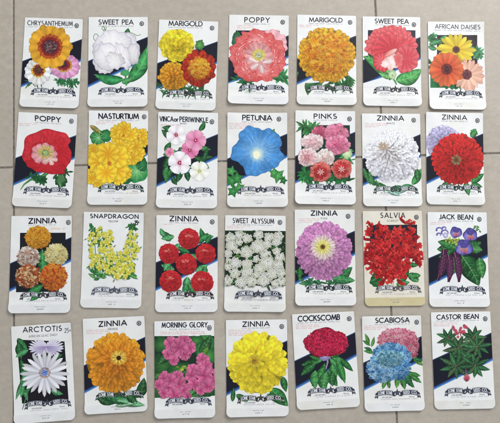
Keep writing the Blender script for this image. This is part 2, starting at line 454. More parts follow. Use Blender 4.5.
        for k in range(int(5+W/4)):          # brush strokes across the blade
            t = g.uniform(.1, .85); i = int(t*n); mx, my = mid[i]; sg = g.choice((-1, 1)); wd = math.sin(PI*t**.8)**.9*W*g.uniform(.12, .4)
            q = g.uniform(.02, .09)*L; lx, ly = q+L*.04, sg*wd; ox, oy = q*.3, sg*wd*.3
            s.ribbon([(mx+ox*ca-oy*sa, my+ox*sa+oy*ca), (mx+lx*ca-ly*sa, my+lx*sa+ly*ca)], W*g.uniform(.03, .07), sc(col, g.choice((.55, .7, .85, 1.2))), w2=W*.01)
        s.up(1)
        s.ribbon(mid, W*.04, vein, w2=W*.015)
        for k in range(1, veins):
            t = k/veins; i = t*n; mx, my = mid[int(i)]
            wd = math.sin(PI*t**.8)**.9*W*.36
            for sg in (-1, 1):
                lx, ly = L*.09, sg*wd
                s.ribbon([(mx, my), (mx+lx*ca-ly*sa, my+lx*sa+ly*ca)], W*.03, vein, w2=W*.01, lv=s.lv+1)
        s.up(2)
    def lobed(s, cx, cy, R, n, ang, col=GREEN, depth=.45):
        g = s.rng; pts = []
        for i in range(n*6):
            a = math.radians(ang)+2*PI*i/(n*6); t = (i % 6)/6
            r = R*(1-depth*abs(math.sin(PI*t))**.8)*g.uniform(.92, 1.05)
            pts.append((cx+r*math.cos(a), cy+r*math.sin(a)))
        P = [(cx, cy)]+pts; m = len(pts)
        s.add(P, [sc(col, 1.15)]+[sc(col, g.uniform(.55, .95)) for _ in pts], [(0, i+1, (i+1) % m+1) for i in range(m)]); s.up(1)
        for i in range(n):
            a = math.radians(ang)+2*PI*i/n
            s.ribbon([(cx, cy), (cx+R*.85*math.cos(a), cy+R*.85*math.sin(a))], R*.05, mix(col, (190, 220, 150), .4), w2=R*.015)
        s.up(1)
    def sprigs(s, x0, y0, x1, y1, n, L, col=GREEN, w=5):
        g = s.rng
        for i in range(n):
            t = g.random(); x = x0+(x1-x0)*t+g.uniform(-6, 6); y = y0+(y1-y0)*t+g.uniform(-6, 6)
            a = g.uniform(0, 2*PI); l = L*g.uniform(.6, 1.2)
            s.petal(x, y, a, l, w*g.uniform(.7, 1.3), sc(col, g.uniform(.5, .9)), sc(col, g.uniform(.8, 1.3)), .2, s.lv+i % 5, bend=g.uniform(-.2, .2), n=4)
        s.up(5)
    # -- the common print
    def band(s, v=(.49, .22, .785, .475), col=NAVY):
        s.begin('printed_band', mode='card')
        a, b_, c, d = [q*400 for q in v]
        s.quad((0, a), (255, b_), (255, d), (0, c), col, 48, 28); s.up(3)
        s.quad((0, a), (255, b_), (255, b_+5), (0, a+5), (70, 100, 150), 48, 2, NAVY)
        s.quad((0, c-15), (255, d-15), (255, d-7), (0, c-7), NAVY, 48, 4, (44, 92, 168))
        s.quad((0, c-7), (255, d-7), (255, d), (0, c), (44, 92, 168), 48, 4, (104, 160, 214))
    def head(s, txt, x0, x1, yb, cap, yb2=None, wt=.17, fine=True, red=True, mark=True, sp=.20, mk=None, col=INKC, subtxt=None, redn=3):
        s.begin('title_lettering'); s.text(txt, x0, x1, yb, cap, wt, col, yb2, sp)
        s.begin('small_print'); dy = ((yb2 or yb)-yb)
        m = (x0+x1)/2
        if subtxt: s.text(subtxt, m-subtxt_w(subtxt), m+subtxt_w(subtxt), yb+dy/2+17, 7.5, .16, (92, 96, 108), yb+dy/2+17, .45)
        elif fine: s.micro(x0-2, x1+2, yb+10, 4.6, (146, 150, 160), yb+dy+10)
        if red:
            for k in range(redn): s.micro(40 if red is True else red, (128 if k < redn-1 else 95), yb+17+k*7, 4.2, (228, 166, 168))
        s.begin('maker_print', mode='card')
        s.micro(72, 226, 353, 4.6, (128, 131, 144), sparse=True)
        s.micro(108, 152, 377, 4.2, (150, 153, 162)); s.micro(118, 144, 387, 5, (120, 124, 134))
        s.text('SAN ANTONIO', 75, 118, 345, 4.4, .17, (92, 96, 110)); s.text('TEXAS', 190, 213, 345, 4.4, .17, (92, 96, 110))
        if mark:
            s.begin('price_mark', mode='card'); x, y = mk or (228, 30)
            s.ribbon(arc(x, y, 8.2, 9, 0, 360, 24), 3.0, (50, 54, 68)); s.up(1)
            s.begin('price_lettering', mode='card', sub=True); s.text('10', x-4.5, x+3.6, y+5, 9, .24, (50, 54, 68), sp=.3)
    def banner(s, col=(46, 50, 68), dy=0):
        s.begin('printed_banner', mode='card')
        cx = 141; Y = 323+dy
        ink = col; W2 = (224, 226, 232)
        def wl(x, y):      # arch of the left ribbon; centre of arch at x=90
            t = (x-88)/36; return x, y+5.5*t*t-(2 if t > 0 else 0)*t
        def wr(x, y):
            t = (x-195)/36; return x, y+5.5*t*t+(2 if t < 0 else 0)*t
        for wp, x0, x1, sg in ((wl, 56, 122, -1), (wr, 161, 229, 1)):
            def strip(y0, y1, c):
                m = 4 if y1-y0 > 5 else 1; P = []
                for j in range(m+1): P += [wp(x0+(x1-x0)*i/28, y0+(y1-y0)*j/m) for i in range(29)]
                s.add(P, [c]*len(P), [(j*29+i, j*29+i+1, j*29+i+30, j*29+i+29) for j in range(m) for i in range(28)]); s.up(1)
            # swallow tail behind the outer end, hatched
            ox = x0 if sg < 0 else x1
            oy = wp(ox, Y)[1]
            tail = [(ox-2*sg, oy-6), (ox+7*sg, oy-2), (ox+9*sg, oy+9), (ox+12*sg, oy+20), (ox+4*sg, oy+15), (ox-1*sg, oy+21), (ox-4*sg, oy+8)]
            s.poly(tail, ink)
            for k in range(3):
                s.ribbon([(ox+(1+k*3)*sg, oy+3), (ox+(2+k*3.2)*sg, oy+12)], 1.2, W2)
            s.up(1)
            ix = x1 if sg < 0 else x0; iy = wp(ix, Y)[1]
            curl = [(ix+2*sg, iy-6), (ix-9*sg, iy-3), (ix-7*sg, iy+5), (ix-11*sg, iy+13), (ix+1*sg, iy+12)]
            s.poly(curl, ink)
            s.ribbon([(ix-3*sg, iy+1), (ix-5*sg, iy+8)], 1.5, W2); s.up(1)
            strip(Y-9.8, Y+10.2, ink)
            strip(Y-8.6, Y-7.9, W2); strip(Y+8.2, Y+8.9, W2)
            s.up(4)
        st = []
        for k in range(10):
            a = -PI/2+k*PI/5; r = 17.5 if k % 2 == 0 else 7
            st.append((cx+r*math.cos(a)*.92, Y+1+r*math.sin(a)))
        s.begin('banner_lettering', mode='card', sub=True)
        s.text('LONE STAR', 61, 118, Y+5.6, 10.8, .20, W2, sp=.28, warp=wl); s.text('SEED CO.', 166, 225, Y+5.6, 10.8, .20, W2, sp=.28, warp=wr)
        s.begin('star', mode='card', sub=True); s.poly(st, ink)
        for k in range(5):
            a = -PI/2+k*2*PI/5
            s.ribbon([(cx, Y+1), (cx+12*math.cos(a)*.92, Y+1+12*math.sin(a))], .9, (120, 124, 140), w2=.3)
        s.up(1)

def subtxt_w(t): return len(t)*3.4

# ----------------------------------------------------------- the packets ---
def flat(c0, c1=None, streak=0, nst=9, edge=.9):
    """ink colour of a big smooth petal: c0 centre to c1 rim with radial streaks"""
    c1 = c1 or c0
    def f(r, a, g):
        k = 1+streak*math.sin(nst*a+2*math.sin(3*a))*min(1, r*1.5)+g.uniform(-.012, .012)
        return sc(mix(c0, c1, r), k*(edge if r > .97 else 1))
    return f

# row 1 ---------------------------------------------------------------
c = Card((0,0), 'seed packet lettered CHRYSANTHEMUM with yellow, white and pink ringed daisies')
c.band(); c.head('CHRYSANTHEMUM', 54, 247, 59, 18, 61, wt=.145, sp=.30, red=190, redn=1)
c.begin('printed_foliage'); c.sprigs(60, 300, 110, 305, 16, 26, (60,110,62)); c.sprigs(185, 290, 270, 312, 60, 30, (44,120,66), 5)
for q in range(14): c.ribbon([(170+q*7, 285), (178+q*7, 305+q%3*6)], 2.2, (40,120,66))
c.begin('printed_flower', 'white flower with yellow and red rings')
c.daisy(98, 258, 58, 11, 25, (226,222,205), (238,236,236), .8, 1, jit=.05, notch=.03, dark=.86)
c.daisy(100, 254, 31, 14, 11, (210,160,40), (226,178,60), .8, .95, rows=2); c.daisy(101, 252, 26, 16, 8, (110,40,30), (150,50,35), .6, rows=1); c.disk(102, 250, 15, (120,70,50), (60,34,40))
c.begin('printed_flower', 'pink flower with red and yellow rings')
c.daisy(212, 235, 66, 12, 27, (238,196,214), (224,146,196), .8, .86, jit=.05, notch=.03)
c.daisy(208, 230, 37, 16, 12, (222,170,60), (220,160,70), .8, .85); c.daisy(207, 229, 31, 18, 9, (130,30,45), (160,40,50), .6, .85, rows=1); c.disk(205, 226, 17, (110,60,60), (56,28,40), .9)
c.begin('printed_flower', 'large golden flower with dark red ring')
c.daisy(150, 152, 97, 13, 38, (214,130,18), (236,172,40), .8, 1, jit=.05, notch=.03, dark=.84)
c.daisy(150, 152, 55, 20, 17, (170,60,28), (196,84,36), .8, 1, rows=2); c.daisy(150, 152, 44, 22, 12, (110,28,28), (140,36,34), .7, 1, rows=1)
c.disk(150, 153, 30, (124,96,92), (66,34,46), .95, 90)
c.banner(); c.end()

c = Card((0,1), 'seed packet lettered SWEET PEA with a white blossom and a curling tendril')
c.band(); c.head('SWEET PEA', 64, 208, 54, 18, 53, red=False)
c.begin('printed_foliage')
c.leaf(188, 300, -62, 185, 62, (44,146,74), .16, 7, (70,170,90)); c.leaf(170, 285, 190, 130, 42, (40,150,80), -.2, 6); c.leaf(180, 108, -80, 40, 26, (40,120,60))
c.leaf(160, 300, -20, 50, 26, (70,160,90))
c.ribbon([(180,312),(176,270),(190,240)], 7, (60,150,80)); c.ribbon(arc(52,108,10,14,0,330,14)+[(70,120),(90,100),(84,78)], 2, (70,120,70)); c.ribbon(arc(86,70,9,8,-40,260,10)+[(96,90),(110,104)], 2, (70,120,70))
c.ribbon([(185,100),(200,88),(225,100),(240,95)], 2, (70,120,70)); c.up(2)
c.begin('printed_flower')
wf = lambda k, d=0: (lambda r, a, g: sc(mix((240,236,236), (206,200,210), r**3), k*(1-.06*math.sin(a+d)*r+.03*math.sin(15*a+4*math.sin(3*a))*r)*(.88 if r > .97 else 1)))
c.blob(188, 158, 48, 70, wf(.95), .05, freq=(3,7,11), rot=-8); c.blob(120, 142, 82, 62, wf(.99), .045, freq=(4,7,12), rot=-12); c.blob(74, 188, 36, 60, wf(.97, 1), .06, freq=(3,7,10), rot=8)
c.blob(90, 236, 34, 26, wf(.93, 2), .08, freq=(4,7,10)); c.blob(100, 190, 58, 58, wf(1.0), .05, freq=(4,9), rot=15); c.blob(208, 178, 26, 46, wf(.93), .07, freq=(4,7)); c.blob(165, 188, 30, 58, wf(1.02, 1), .07, freq=(4,7,9), rot=-18); c.blob(132, 206, 40, 36, wf(.98, 2.4), .09, freq=(3,6,11), rot=24)
for q in range(60):
    a = c.rng.uniform(2.6, 5.6); r0 = c.rng.uniform(30, 55); r1 = r0+c.rng.uniform(20, 45); x, y = 150, 225
    c.ribbon([(x+r0*math.cos(a), y+r0*.95*math.sin(a)), (x+(r0+r1)/2*math.cos(a+.05), y+(r0+r1)/2*.95*math.sin(a+.05)), (x+r1*math.cos(a+.02), y+r1*.95*math.sin(a+.02))], 1.8, c.rng.choice(((214,206,214),(222,214,212),(240,238,240))), (232,228,232), .5, lv=c.lv+q%4)
c.up(3); c.ribbon([(136,128),(150,160),(160,195),(182,236)], 2.2, (196,188,204), (206,200,212), 1); c.ribbon([(62,150),(84,172),(92,205),(88,232)], 2, (204,196,210), (212,206,216), 1)
c.up(3); c.ribbon([(90,190),(120,170),(150,185),(158,210),(190,245)], 3, (214,190,180), (200,180,190), 1.5); c.blob(175, 258, 20, 13, flat((80,170,100),(60,150,84)), .05)
c.banner(); c.end()

def mari(c0, c1): return lambda t: mix(c0, c1, t)
c = Card((0,2), 'seed packet lettered MARIGOLD with three heads in lemon, orange and red-rimmed gold')
c.band(); c.head('MARIGOLD', 77, 218, 60, 19, 62, red=180, redn=2)
c.begin('printed_foliage'); c.sprigs(45, 330, 240, 335, 90, 34, (44,110,56), 6); c.leaf(188, 150, -25, 42, 26, (60,130,60)); c.blob(207, 142, 19, 21, flat((110,170,80),(50,110,54), .1), .12); c.leaf(110, 205, -10, 40, 22, DGREEN); c.sprigs(120, 200, 150, 215, 14, 20, DGREEN, 7)
c.begin('printed_flower', 'lemon yellow flower head'); c.mum(112, 142, 76, 72, 8, 34, 26, mari((214,180,20), (238,214,38)), (4,6), notch=.12, dark=.86, rj=.07)
c.begin('printed_flower', 'orange flower head'); c.mum(97, 275, 66, 60, 8, 26, 20, mari((222,130,20), (238,160,34)), (0,-5), notch=.12, rj=.08)
c.begin('printed_flower', 'gold flower head with red rim'); c.mum(203, 240, 74, 76, 9, 30, 21, lambda t: mix((228,140,22), (186,44,24), max(0,min(1,(t-.58)*5))), (2,2), notch=.1, rj=.08, jit=.2, base_k=.75)
c.fluff(205, 240, 44, 44, 90, 9, [(236,160,30),(226,128,24),(240,184,60)], petals=4, dark=.7, rim=.3)
c.banner((46,50,44)); c.end()

c = Card((0,3), 'seed packet lettered POPPY with a frilled salmon pink poppy')
c.band(); c.begin('printed_panel'); c.rect(55, 89, 240, 330, (30,34,50))
c.quad((18,205),(40,196),(40,300),(18,310), (30,34,50)); c.head('POPPY', 93, 197, 54, 19, 54, sp=.34, red=62, redn=3)
c.begin('printed_panel', 'plain white lower field', 'card'); c.quad((0,310),(255,222),(255,330),(0,330), WHITE); c.quad((0,304),(255,216),(255,222),(0,310), (60,120,190), 12, 1)
c.begin('printed_foliage'); c.blob(56, 125, 17, 32, flat((70,120,84),(36,84,58), .12, 5), .05, rot=12); c.leaf(60, 90, 60, 50, 10, GREEN); c.sprigs(210, 270, 260, 285, 40, 40, (50,140,74), 9); c.sprigs(55, 290, 130, 315, 34, 40, (44,120,70), 8)
for q in range(5): c.leaf(200+q*9, 285-q*3, 15+q*9, 48, 14, (46,136,72))
c.begin('printed_flower')
c.blob(208, 150, 64, 66, flat((226,150,160),(238,176,184), .07, 13), .05, freq=(6,9,14))
sal = lambda r, a, g: sc(mix(mix((240,190,186),(214,78,78),min(1,r*1.6)), (228,120,118), max(0, .5+.5*math.sin(17*a+3*math.sin(5*a)+r*5))*.75), g.uniform(.93, 1.07)*(.86 if r > .96 else 1))
c.blob(148, 198, 116, 108, sal, .045, freq=(5,11,17), nt=110, nr=14); c.blob(105, 175, 68, 66, sal, .08, freq=(6,13), nt=90); c.blob(205, 215, 58, 62, sal, .08, freq=(6,13), nt=90)
c.blob(140, 132, 74, 46, sal, .08, freq=(7,12,15), nt=90); c.blob(110, 250, 62, 48, sal, .08, freq=(5,12), nt=90); c.blob(172, 258, 66, 44, sal, .08, freq=(5,9,14), nt=90)
for q in range(170):
    a = c.rng.uniform(0, 6.28); r = c.rng.uniform(38, 100); w = c.rng.uniform(.08, .25)
    P = [(148+(r+1.6*math.sin(k*1.7))*math.cos(a+w*k/4), 196+(r+1.6*math.sin(k*1.7))*.94*math.sin(a+w*k/4)) for k in range(5)]
    c.ribbon(P, c.rng.uniform(2, 5), c.rng.choice(((200,58,62),(242,196,192),(238,160,156),(206,70,72),(226,110,108))), w2=1, lv=c.lv+q%6)
c.up(6)
c.daisy(150, 197, 62, 11, 26, (236,180,176), (232,150,150), .8, 1, rows=2, jit=.15)
c.daisy(158, 225, 52, 5, 22, (244,226,220), (240,200,198), .8, .9, a0=1.2, rows=1, jit=.2, r0=.2)
c.daisy(151, 192, 30, 26, 5, (214,190,70), (226,206,96), .5, .9, jit=.1, rows=2); c.disk(151, 193, 15, (206,208,176), (150,160,110), .9, 24); c.disk(151, 193, 7, (110,120,80), (190,196,160), .9, 8)
c.banner(); c.end()

c = Card((0,4), 'seed packet lettered MARIGOLD with one huge orange marigold filling it')
c.band(); c.head('MARIGOLD', 84, 225, 54, 18, 54, red=42, redn=2)
c.begin('printed_foliage')
for q in range(9): c.leaf(70+q*9, 310, 80+q*9, 55-q*2, 15, (50,128,66)); 
for q in range(8): c.leaf(225+q*4, 280, 25+q*12, 62, 16, (46,122,60))
c.leaf(40, 265, 130, 40, 20, GREEN); c.sprigs(150, 315, 260, 325, 34, 34, GREEN, 8)
c.begin('printed_flower'); c.mum(159, 195, 124, 121, 13, 30, 21, mari((226,138,18), (240,170,32)), (6,10), notch=.14, rj=.035, jit=.3, dark=.74, base_k=.68)
c.fluff(160, 190, 92, 88, 260, 11, [(236,156,26),(224,130,20),(240,176,44),(214,118,18)], petals=4, dark=.78, rim=.2)
c.banner((46,48,46)); c.end()

c = Card((0,5), 'seed packet lettered SWEET PEA with a ruffled red blossom over green leaves')
c.band(); c.begin('printed_panel'); c.rect(50, 88, 251, 212, (34,36,52)); c.head('SWEET PEA', 80, 222, 58, 18, 60, red=False, mk=(226,34))
c.begin('printed_panel', 'white lower field', 'card'); c.quad((0,300),(255,222),(255,318),(0,318), WHITE)
c.begin('printed_foliage'); c.leaf(158, 300, 218, 165, 70, (84,176,84), .22, 7, (60,150,76)); c.leaf(165, 302, -24, 126, 62, (74,172,84), .2, 7); c.leaf(150, 290, 200, 60, 26, (110,190,100)); c.ribbon([(170,318),(160,300),(154,290)], 6, (60,130,70))
c.begin('printed_flower')
rf = lambda c0, c1: (lambda r, a, g: sc(mix(c0, c1, r*r), (1+.10*math.sin(13*a+r*3))*g.uniform(.96, 1.03)*(.86 if r > .96 else 1)))
for q in range(9):
    a = math.radians(188+q*20.5); c.blob(148+62*math.cos(a), 160+44*math.sin(a), 42+c.rng.uniform(0,9), 38+c.rng.uniform(0,8), rf((214,52,64),(230,104,106)), .09, freq=(3,7,9), rot=q*20)
c.blob(148, 170, 84, 64, rf((204,48,60),(220,72,82)), .03)
for q in range(26):
    a = math.radians(190+q*6.4); e = c.rng.uniform(.6, 1); c.ribbon([(150+30*math.cos(a), 178+20*math.sin(a)), (150+70*e*math.cos(a+.06), 172+54*e*math.sin(a+.06)), (150+104*e*math.cos(a), 172+84*e*math.sin(a))], 2.5, (200,40,54), c.rng.choice(((236,130,132),(196,44,56))), 1, lv=c.lv+q%4)
c.up(4)
c.blob(110, 222, 40, 42, rf((226,96,100),(206,52,64)), .06, rot=-30); c.blob(212, 210, 52, 58, rf((206,56,68),(222,92,98)), .05, rot=20)
for q in range(9): c.ribbon([(180+q*6, 258), (192+q*6.5, 210), (188+q*8, 170)], 2, (240,140,140), (200,50,60), 1, lv=c.lv+q%3)
c.up(3)
c.blob(150, 222, 32, 36, flat((244,232,226),(236,180,176), .08, 7), .12, freq=(3,4,7)); c.blob(124, 232, 20, 15, flat((244,236,230),(236,196,190)), .1); c.blob(178, 212, 18, 30, rf((216,80,86),(230,120,120)), .1)
c.petal(120, 200, -.55, 62, 22, (230,120,110), (240,190,180), .2)
c.blob(152, 277, 17, 19, flat((232,236,214),(150,190,120)), .06); c.blob(153, 280, 7, 8, flat((120,160,100),(200,216,180)), .05)
c.banner((40,44,40)); c.end()

c = Card((0,6), 'seed packet lettered AFRICAN DAISIES with yellow, orange-red and peach daisies')
c.begin('printed_panel'); c.rect(62, 88, 233, 300, (46,32,42)); c.rect(34, 262, 100, 312, (34,120,64)); c.rect(100, 285, 170, 312, (34,120,64))
c.head('AFRICAN DAISIES', 55, 244, 59, 17, 64, red=False, mark=False, wt=.13, sp=.24)
c.begin('printed_panel', 'white field', 'sheet'); c.rect(172, 250, 262, 310, WHITE); c.rect(233, 180, 262, 250, WHITE)
c.begin('printed_foliage'); c.sprigs(30, 100, 70, 110, 16, 28, (60,140,84), 12); c.leaf(28, 130, -20, 60, 22, (70,150,90)); c.leaf(60, 150, 200, 40, 20, (70,150,90)); c.sprigs(225, 150, 245, 175, 24, 26, (70,150,96), 12); c.leaf(215, 190, -50, 50, 24, (60,140,84)); c.sprigs(30, 205, 40, 240, 16, 22, (50,130,70), 8); c.sprigs(50, 298, 170, 305, 40, 20, (30,110,58), 12)
c.begin('printed_flower', 'yellow daisy'); c.daisy(143, 150, 84, 10, 20, (216,176,30), (238,212,52), .45, .88, jit=.05, dark=.88); c.disk(143, 151, 16, (60,34,44), (110,60,30), .95); c.disk(143, 150, 8, (40,30,50), (70,46,60), .9, 10)
c.begin('printed_flower', 'peach pink daisy'); c.daisy(192, 258, 76, 11, 19, (236,190,160), (240,180,156), .4, .95, jit=.05, dark=.88); c.disk(187, 256, 22, (64,30,40), (130,60,60), 1)
c.begin('printed_flower', 'orange red daisy'); c.daisy(102, 234, 78, 13, 27, (204,60,30), (234,110,56), .5, 1, jit=.04, dark=.85); c.disk(103, 234, 24, (60,20,24), (140,40,30), 1, 60); c.disk(103, 234, 10, (90,40,40), (50,20,24), 1, 12)
c.banner(); c.end()

# row 2 ---------------------------------------------------------------
c = Card((1,0), 'seed packet lettered POPPY with one bright red poppy on a bent stem')
c.band(); c.head('POPPY', 120, 225, 46, 19, 51, sp=.26, wt=.21, red=52, redn=2, mk=(230,30))
c.begin('printed_foliage'); c.ribbon([(180,255),(140,285),(95,295),(68,315),(52,338)], 16, (46,112,60), (90,150,80), 3); c.ribbon([(178,257),(138,287),(96,298)], 3, (120,170,110), w2=1); c.up(1)
c.sprigs(90, 275, 150, 295, 40, 26, (30,96,50), 10); c.sprigs(210, 270, 255, 255, 36, 24, (34,100,52), 9)
c.blob(225, 298, 26, 28, flat((50,120,64),(22,66,40), .18, 11), .1, freq=(7,11))
for q in range(7): c.ribbon([(222, 325), (208+q*6, 296), (214+q*3, 274)], 1.6, (110,160,96), lv=c.lv+q%2)
c.up(2)
c.begin('printed_flower')
rd = lambda c0, c1, n=15: (lambda r, a, g: sc(mix(c0, c1, r), (1+.07*math.sin(n*a+2*math.sin(4*a)))*g.uniform(.97, 1.03)*(.84 if r > .97 else 1)))
c.blob(168, 174, 105, 93, rd((176,24,36),(208,36,48)), .05, freq=(3,4,7), nt=96)
c.blob(180, 135, 86, 50, rd((196,30,42),(214,44,54)), .05, freq=(3,5,8)); c.blob(115, 165, 40, 66, rd((190,28,40),(214,46,58)), .05, rot=10); c.blob(228, 180, 40, 64, rd((190,26,38),(206,34,46)), .05, rot=-8)
c.blob(165, 235, 86, 34, rd((200,34,46),(186,26,38)), .05, rot=8); c.blob(150, 180, 56, 44, rd((176,26,40),(196,32,44)), .08)
for q in range(70):
    a = c.rng.uniform(0, 6.28); c.ribbon([(160+45*math.cos(a), 182+35*math.sin(a)), (165+(70+20*c.rng.random())*math.cos(a), 176+68*math.sin(a))], 1.6, c.rng.choice(((156,16,30),(226,70,76),(216,56,64))), w2=.5, lv=c.lv+q%4)
c.up(4)
c.daisy(155, 184, 56, 9, 30, (238,200,190), (236,150,160), .8, .82, jit=.15, rows=1, r0=.1); c.daisy(180, 206, 34, 5, 20, (242,214,200), (240,180,176), .8, .8, rows=1, jit=.2)
c.daisy(160, 178, 36, 26, 5, (190,160,80), (222,190,110), .6, .9, rows=2, jit=.2); c.disk(160, 181, 15, (176,196,130), (110,140,80), .9, 24)
c.banner(); c.end()

c = Card((1,1), 'seed packet lettered NASTURTIUM with yellow blooms and round green leaves')
c.band(); c.head('NASTURTIUM', 68, 235, 46, 20, 46, wt=.21, red=58, redn=2, mk=(237,26))
c.begin('printed_foliage'); lf = lambda c0, c1: (lambda r, a, g: sc(mix(c0, c1, r), 1.0+.14*(math.sin(9*a) > .8)+g.uniform(-.06, .06)))
c.blob(66, 128, 34, 34, lf((90,170,90),(34,110,58)), .05); c.blob(98, 118, 26, 26, lf((60,150,80),(30,100,54)), .05); c.blob(228, 270, 50, 46, lf((120,190,110),(34,126,64)), .05, freq=(5,7)); c.blob(150, 300, 60, 26, lf((50,140,70),(24,90,48)), .07); c.blob(250, 240, 24, 30, lf((50,130,70),(24,90,48)), .05)
c.blob(225, 190, 40, 50, lf((30,100,50),(20,80,44)), .05); c.leaf(28, 170, -20, 26, 14, GREEN); c.leaf(30, 165, 20, 26, 14, GREEN); c.ribbon([(150,320),(170,280),(200,250)], 4, (120,180,100)); c.leaf(30, 75, 35, 66, 20, (196,150,60), 0, 2, (110,150,70))
for x, y in ((66,128),(228,270)):
    for q in range(9): c.ribbon([(x,y),(x+36*math.cos(q*.7),y+34*math.sin(q*.7))], 1.8, (150,205,140), w2=.6, lv=c.lv+q%2)
    c.up(2)
yf = lambda k=1: (lambda r, a, g: sc(mix((222,150,16),(240,196,40),min(1,r*1.3)), k*(1+.08*math.sin(9*a+r*2))*g.uniform(.96, 1.04)*(.78 if r > .95 else 1)))
def nast(c, x, y, R, k=1, a0=0):
    for q in (0, 2, 4, 1, 3):
        a = a0+q*1.257+c.rng.uniform(-.2,.2); c.blob(x+R*.5*math.cos(a), y+R*.48*math.sin(a), R*c.rng.uniform(.54,.66), R*c.rng.uniform(.48,.6), yf(k*c.rng.uniform(.94, 1.04)), .07, freq=(4,7,11), rot=math.degrees(a))
        for j in range(5): b_ = a+(j-2)*.2+c.rng.uniform(-.1,.1); e = c.rng.uniform(.35,.85); c.ribbon([(x+4*math.cos(b_), y+4*math.sin(b_)), (x+R*e*math.cos(b_+.1), y+R*e*math.sin(b_+.1))], 1.8, (212,136,20), (232,180,36), .5, lv=c.lv+j%2)
        c.up(2)
    c.disk(x, y, R*.12, (190,90,20), (214,140,30), 1, 14)
c.begin('printed_flower', 'upper yellow bloom'); nast(c, 235, 130, 46, .96, .4); c.begin('printed_flower'); nast(c, 172, 118, 56, 1, 1.0)
c.begin('printed_flower', 'middle yellow bloom'); nast(c, 205, 185, 54, .97, .3); c.begin('printed_flower'); nast(c, 160, 185, 50, 1, 2.0)
c.begin('printed_flower', 'lower yellow bloom'); nast(c, 55, 195, 42, .97, .4); c.begin('printed_flower'); nast(c, 60, 290, 44, .97, 1.4); c.begin('printed_flower'); nast(c, 155, 270, 52, 1, .2); c.begin('printed_flower'); nast(c, 112, 235, 84, 1.02, .7)
c.banner((28,54,50)); c.end()

c = Card((1,2), 'seed packet lettered VINCA or PERIWINKLE with small white and pink five-petalled blooms')
c.band(); c.begin('title_lettering'); c.text('VINCA', 40, 96, 50, 19, .17, sp=.26); c.text('or', 100, 118, 50, 17, .2); c.text('PERIWINKLE', 124, 243, 50, 19, .17, yb2=54, sp=.28)
c.begin('small_print'); c.text('MIXED', 125, 152, 62, 6, .18, (110,114,126), sp=.4)
for k in range(3): c.micro(44, 130 if k < 2 else 78, 68+k*7, 4.2, (226,150,155) if k == 0 else (196,180,190))
c.begin('maker_print', mode='card'); c.micro(72, 226, 353, 4.6, (108,112,128), sparse=True); c.micro(108, 152, 377, 4.2, (150,153,162)); c.micro(118, 144, 387, 5, (120,124,134)); c.text('SAN ANTONIO', 75, 118, 345, 4.4, .17, (92,96,110)); c.text('TEXAS', 190, 213, 345, 4.4, .17, (92,96,110))
c.begin('price_mark', mode='card'); c.ribbon(arc(228,38,8.2,9,0,360,24), 3, (50,54,68)); c.up(1); c.text('10', 223.5, 231.5, 43, 9, .24, (50,54,68), sp=.3)
c.begin('printed_foliage')
for (x, y, a, L, W) in ((95,120,215,60,30),(100,95,200,55,28),(95,170,160,40,30),(100,170,100,45,26),(120,160,60,45,24),(150,200,-30,70,30),(205,90,-60,50,22),(205,160,10,50,24),(110,200,190,60,30),(80,200,110,70,30),(90,250,115,70,32),(70,240,100,60,26),(120,250,100,60,30),(150,260,80,45,26),(160,240,20,60,26),(205,215,-15,60,24),(180,200,30,60,26),(90,285,60,40,22),(225,205,-70,50,20),(215,230,30,36,20),(60,180,-60,50,26)):
    c.leaf(x, y, a, L, W, c.rng.choice(((34,112,56),(50,136,66),(26,90,48))), c.rng.uniform(-.2, .2), 5)
def vinca(c, x, y, R, b, t, eye, sq=.92, a0=0):
    for q in range(5): c.petal(x, y, a0+q*1.257, R, R*.98, b, t, .95, c.lv+q%5, dark=.9)
    c.up(5)
    for q in range(20): a = q*.314; c.ribbon([(x,y),(x+R*.42*math.cos(a), y+R*.42*math.sin(a))], R*.07, eye, mix(eye, t, .6), .5, lv=c.lv+q%3)
    c.up(3); c.blob(x, y, R*.16, R*.16, flat(eye, sc(eye, .8)), .1); c.blob(x, y, R*.06, R*.06, flat((240,220,150)), .0)
for args in ((165,172,38,(216,96,150),(226,130,172),(170,30,90),.9,.2),(80,182,20,(226,120,160),(232,150,180),(200,70,120),.9,.6),(190,130,45,(222,120,166),(232,160,190),(190,40,100),.9,.1),(108,108,42,(238,226,230),(240,238,240),(176,24,90),.9,.4),(122,226,49,(240,226,232),(240,239,240),(186,24,90),.9,.9),(205,260,42,(236,236,214),(238,238,232),(206,206,130),.9,.3)):
    c.begin('printed_flower', 'white bloom with magenta eye' if args[3][1] > 225 and args[5][2] == 90 else None); vinca(c, *args)
c.banner(); c.end()

c = Card((1,3), 'seed packet lettered PETUNIA with one large sky blue trumpet flower')
c.band(); c.head('PETUNIA', 82, 206, 44, 20, 45, wt=.19, red=25, redn=4, mk=(219,27))
c.begin('printed_foliage')
for x, y, R, a in ((38,300,34,10),(42,345,28,70),(70,330,26,40),(35,260,26,0),(232,280,34,30),(255,300,20,0),(215,268,24,60),(60,290,30,50),(210,95,17,10),(222,110,14,50)): c.lobed(x, y, R, 5, a, c.rng.choice(((44,132,60),(60,150,70),(30,106,50))))
c.begin('printed_flower')
bl = lambda k=1: (lambda r, a, g: sc(mix((130,184,226),(64,138,206), min(1, r*1.2)), k*(1+.07*math.sin(11*a+3*r))*g.uniform(.97, 1.03)*(.86 if r > .97 else 1)))
pet = lambda r, a, g: sc(mix((150,198,232),(66,138,206), min(1, r*1.25)), (1+.05*math.sin(23*a+3*r)+.10*math.cos(5*(a-.5))*r)*g.uniform(.98, 1.02)*(.88 if r > .97 else 1))
for q in range(5):
    a = .5+q*1.257; c.blob(147+46*math.cos(a), 174+44*math.sin(a), 66, 60, bl(.97+.03*(q%2)), .06, freq=(3,5,8), rot=math.degrees(a))
c.blob(147, 174, 92, 86, pet, .05, freq=(5,))
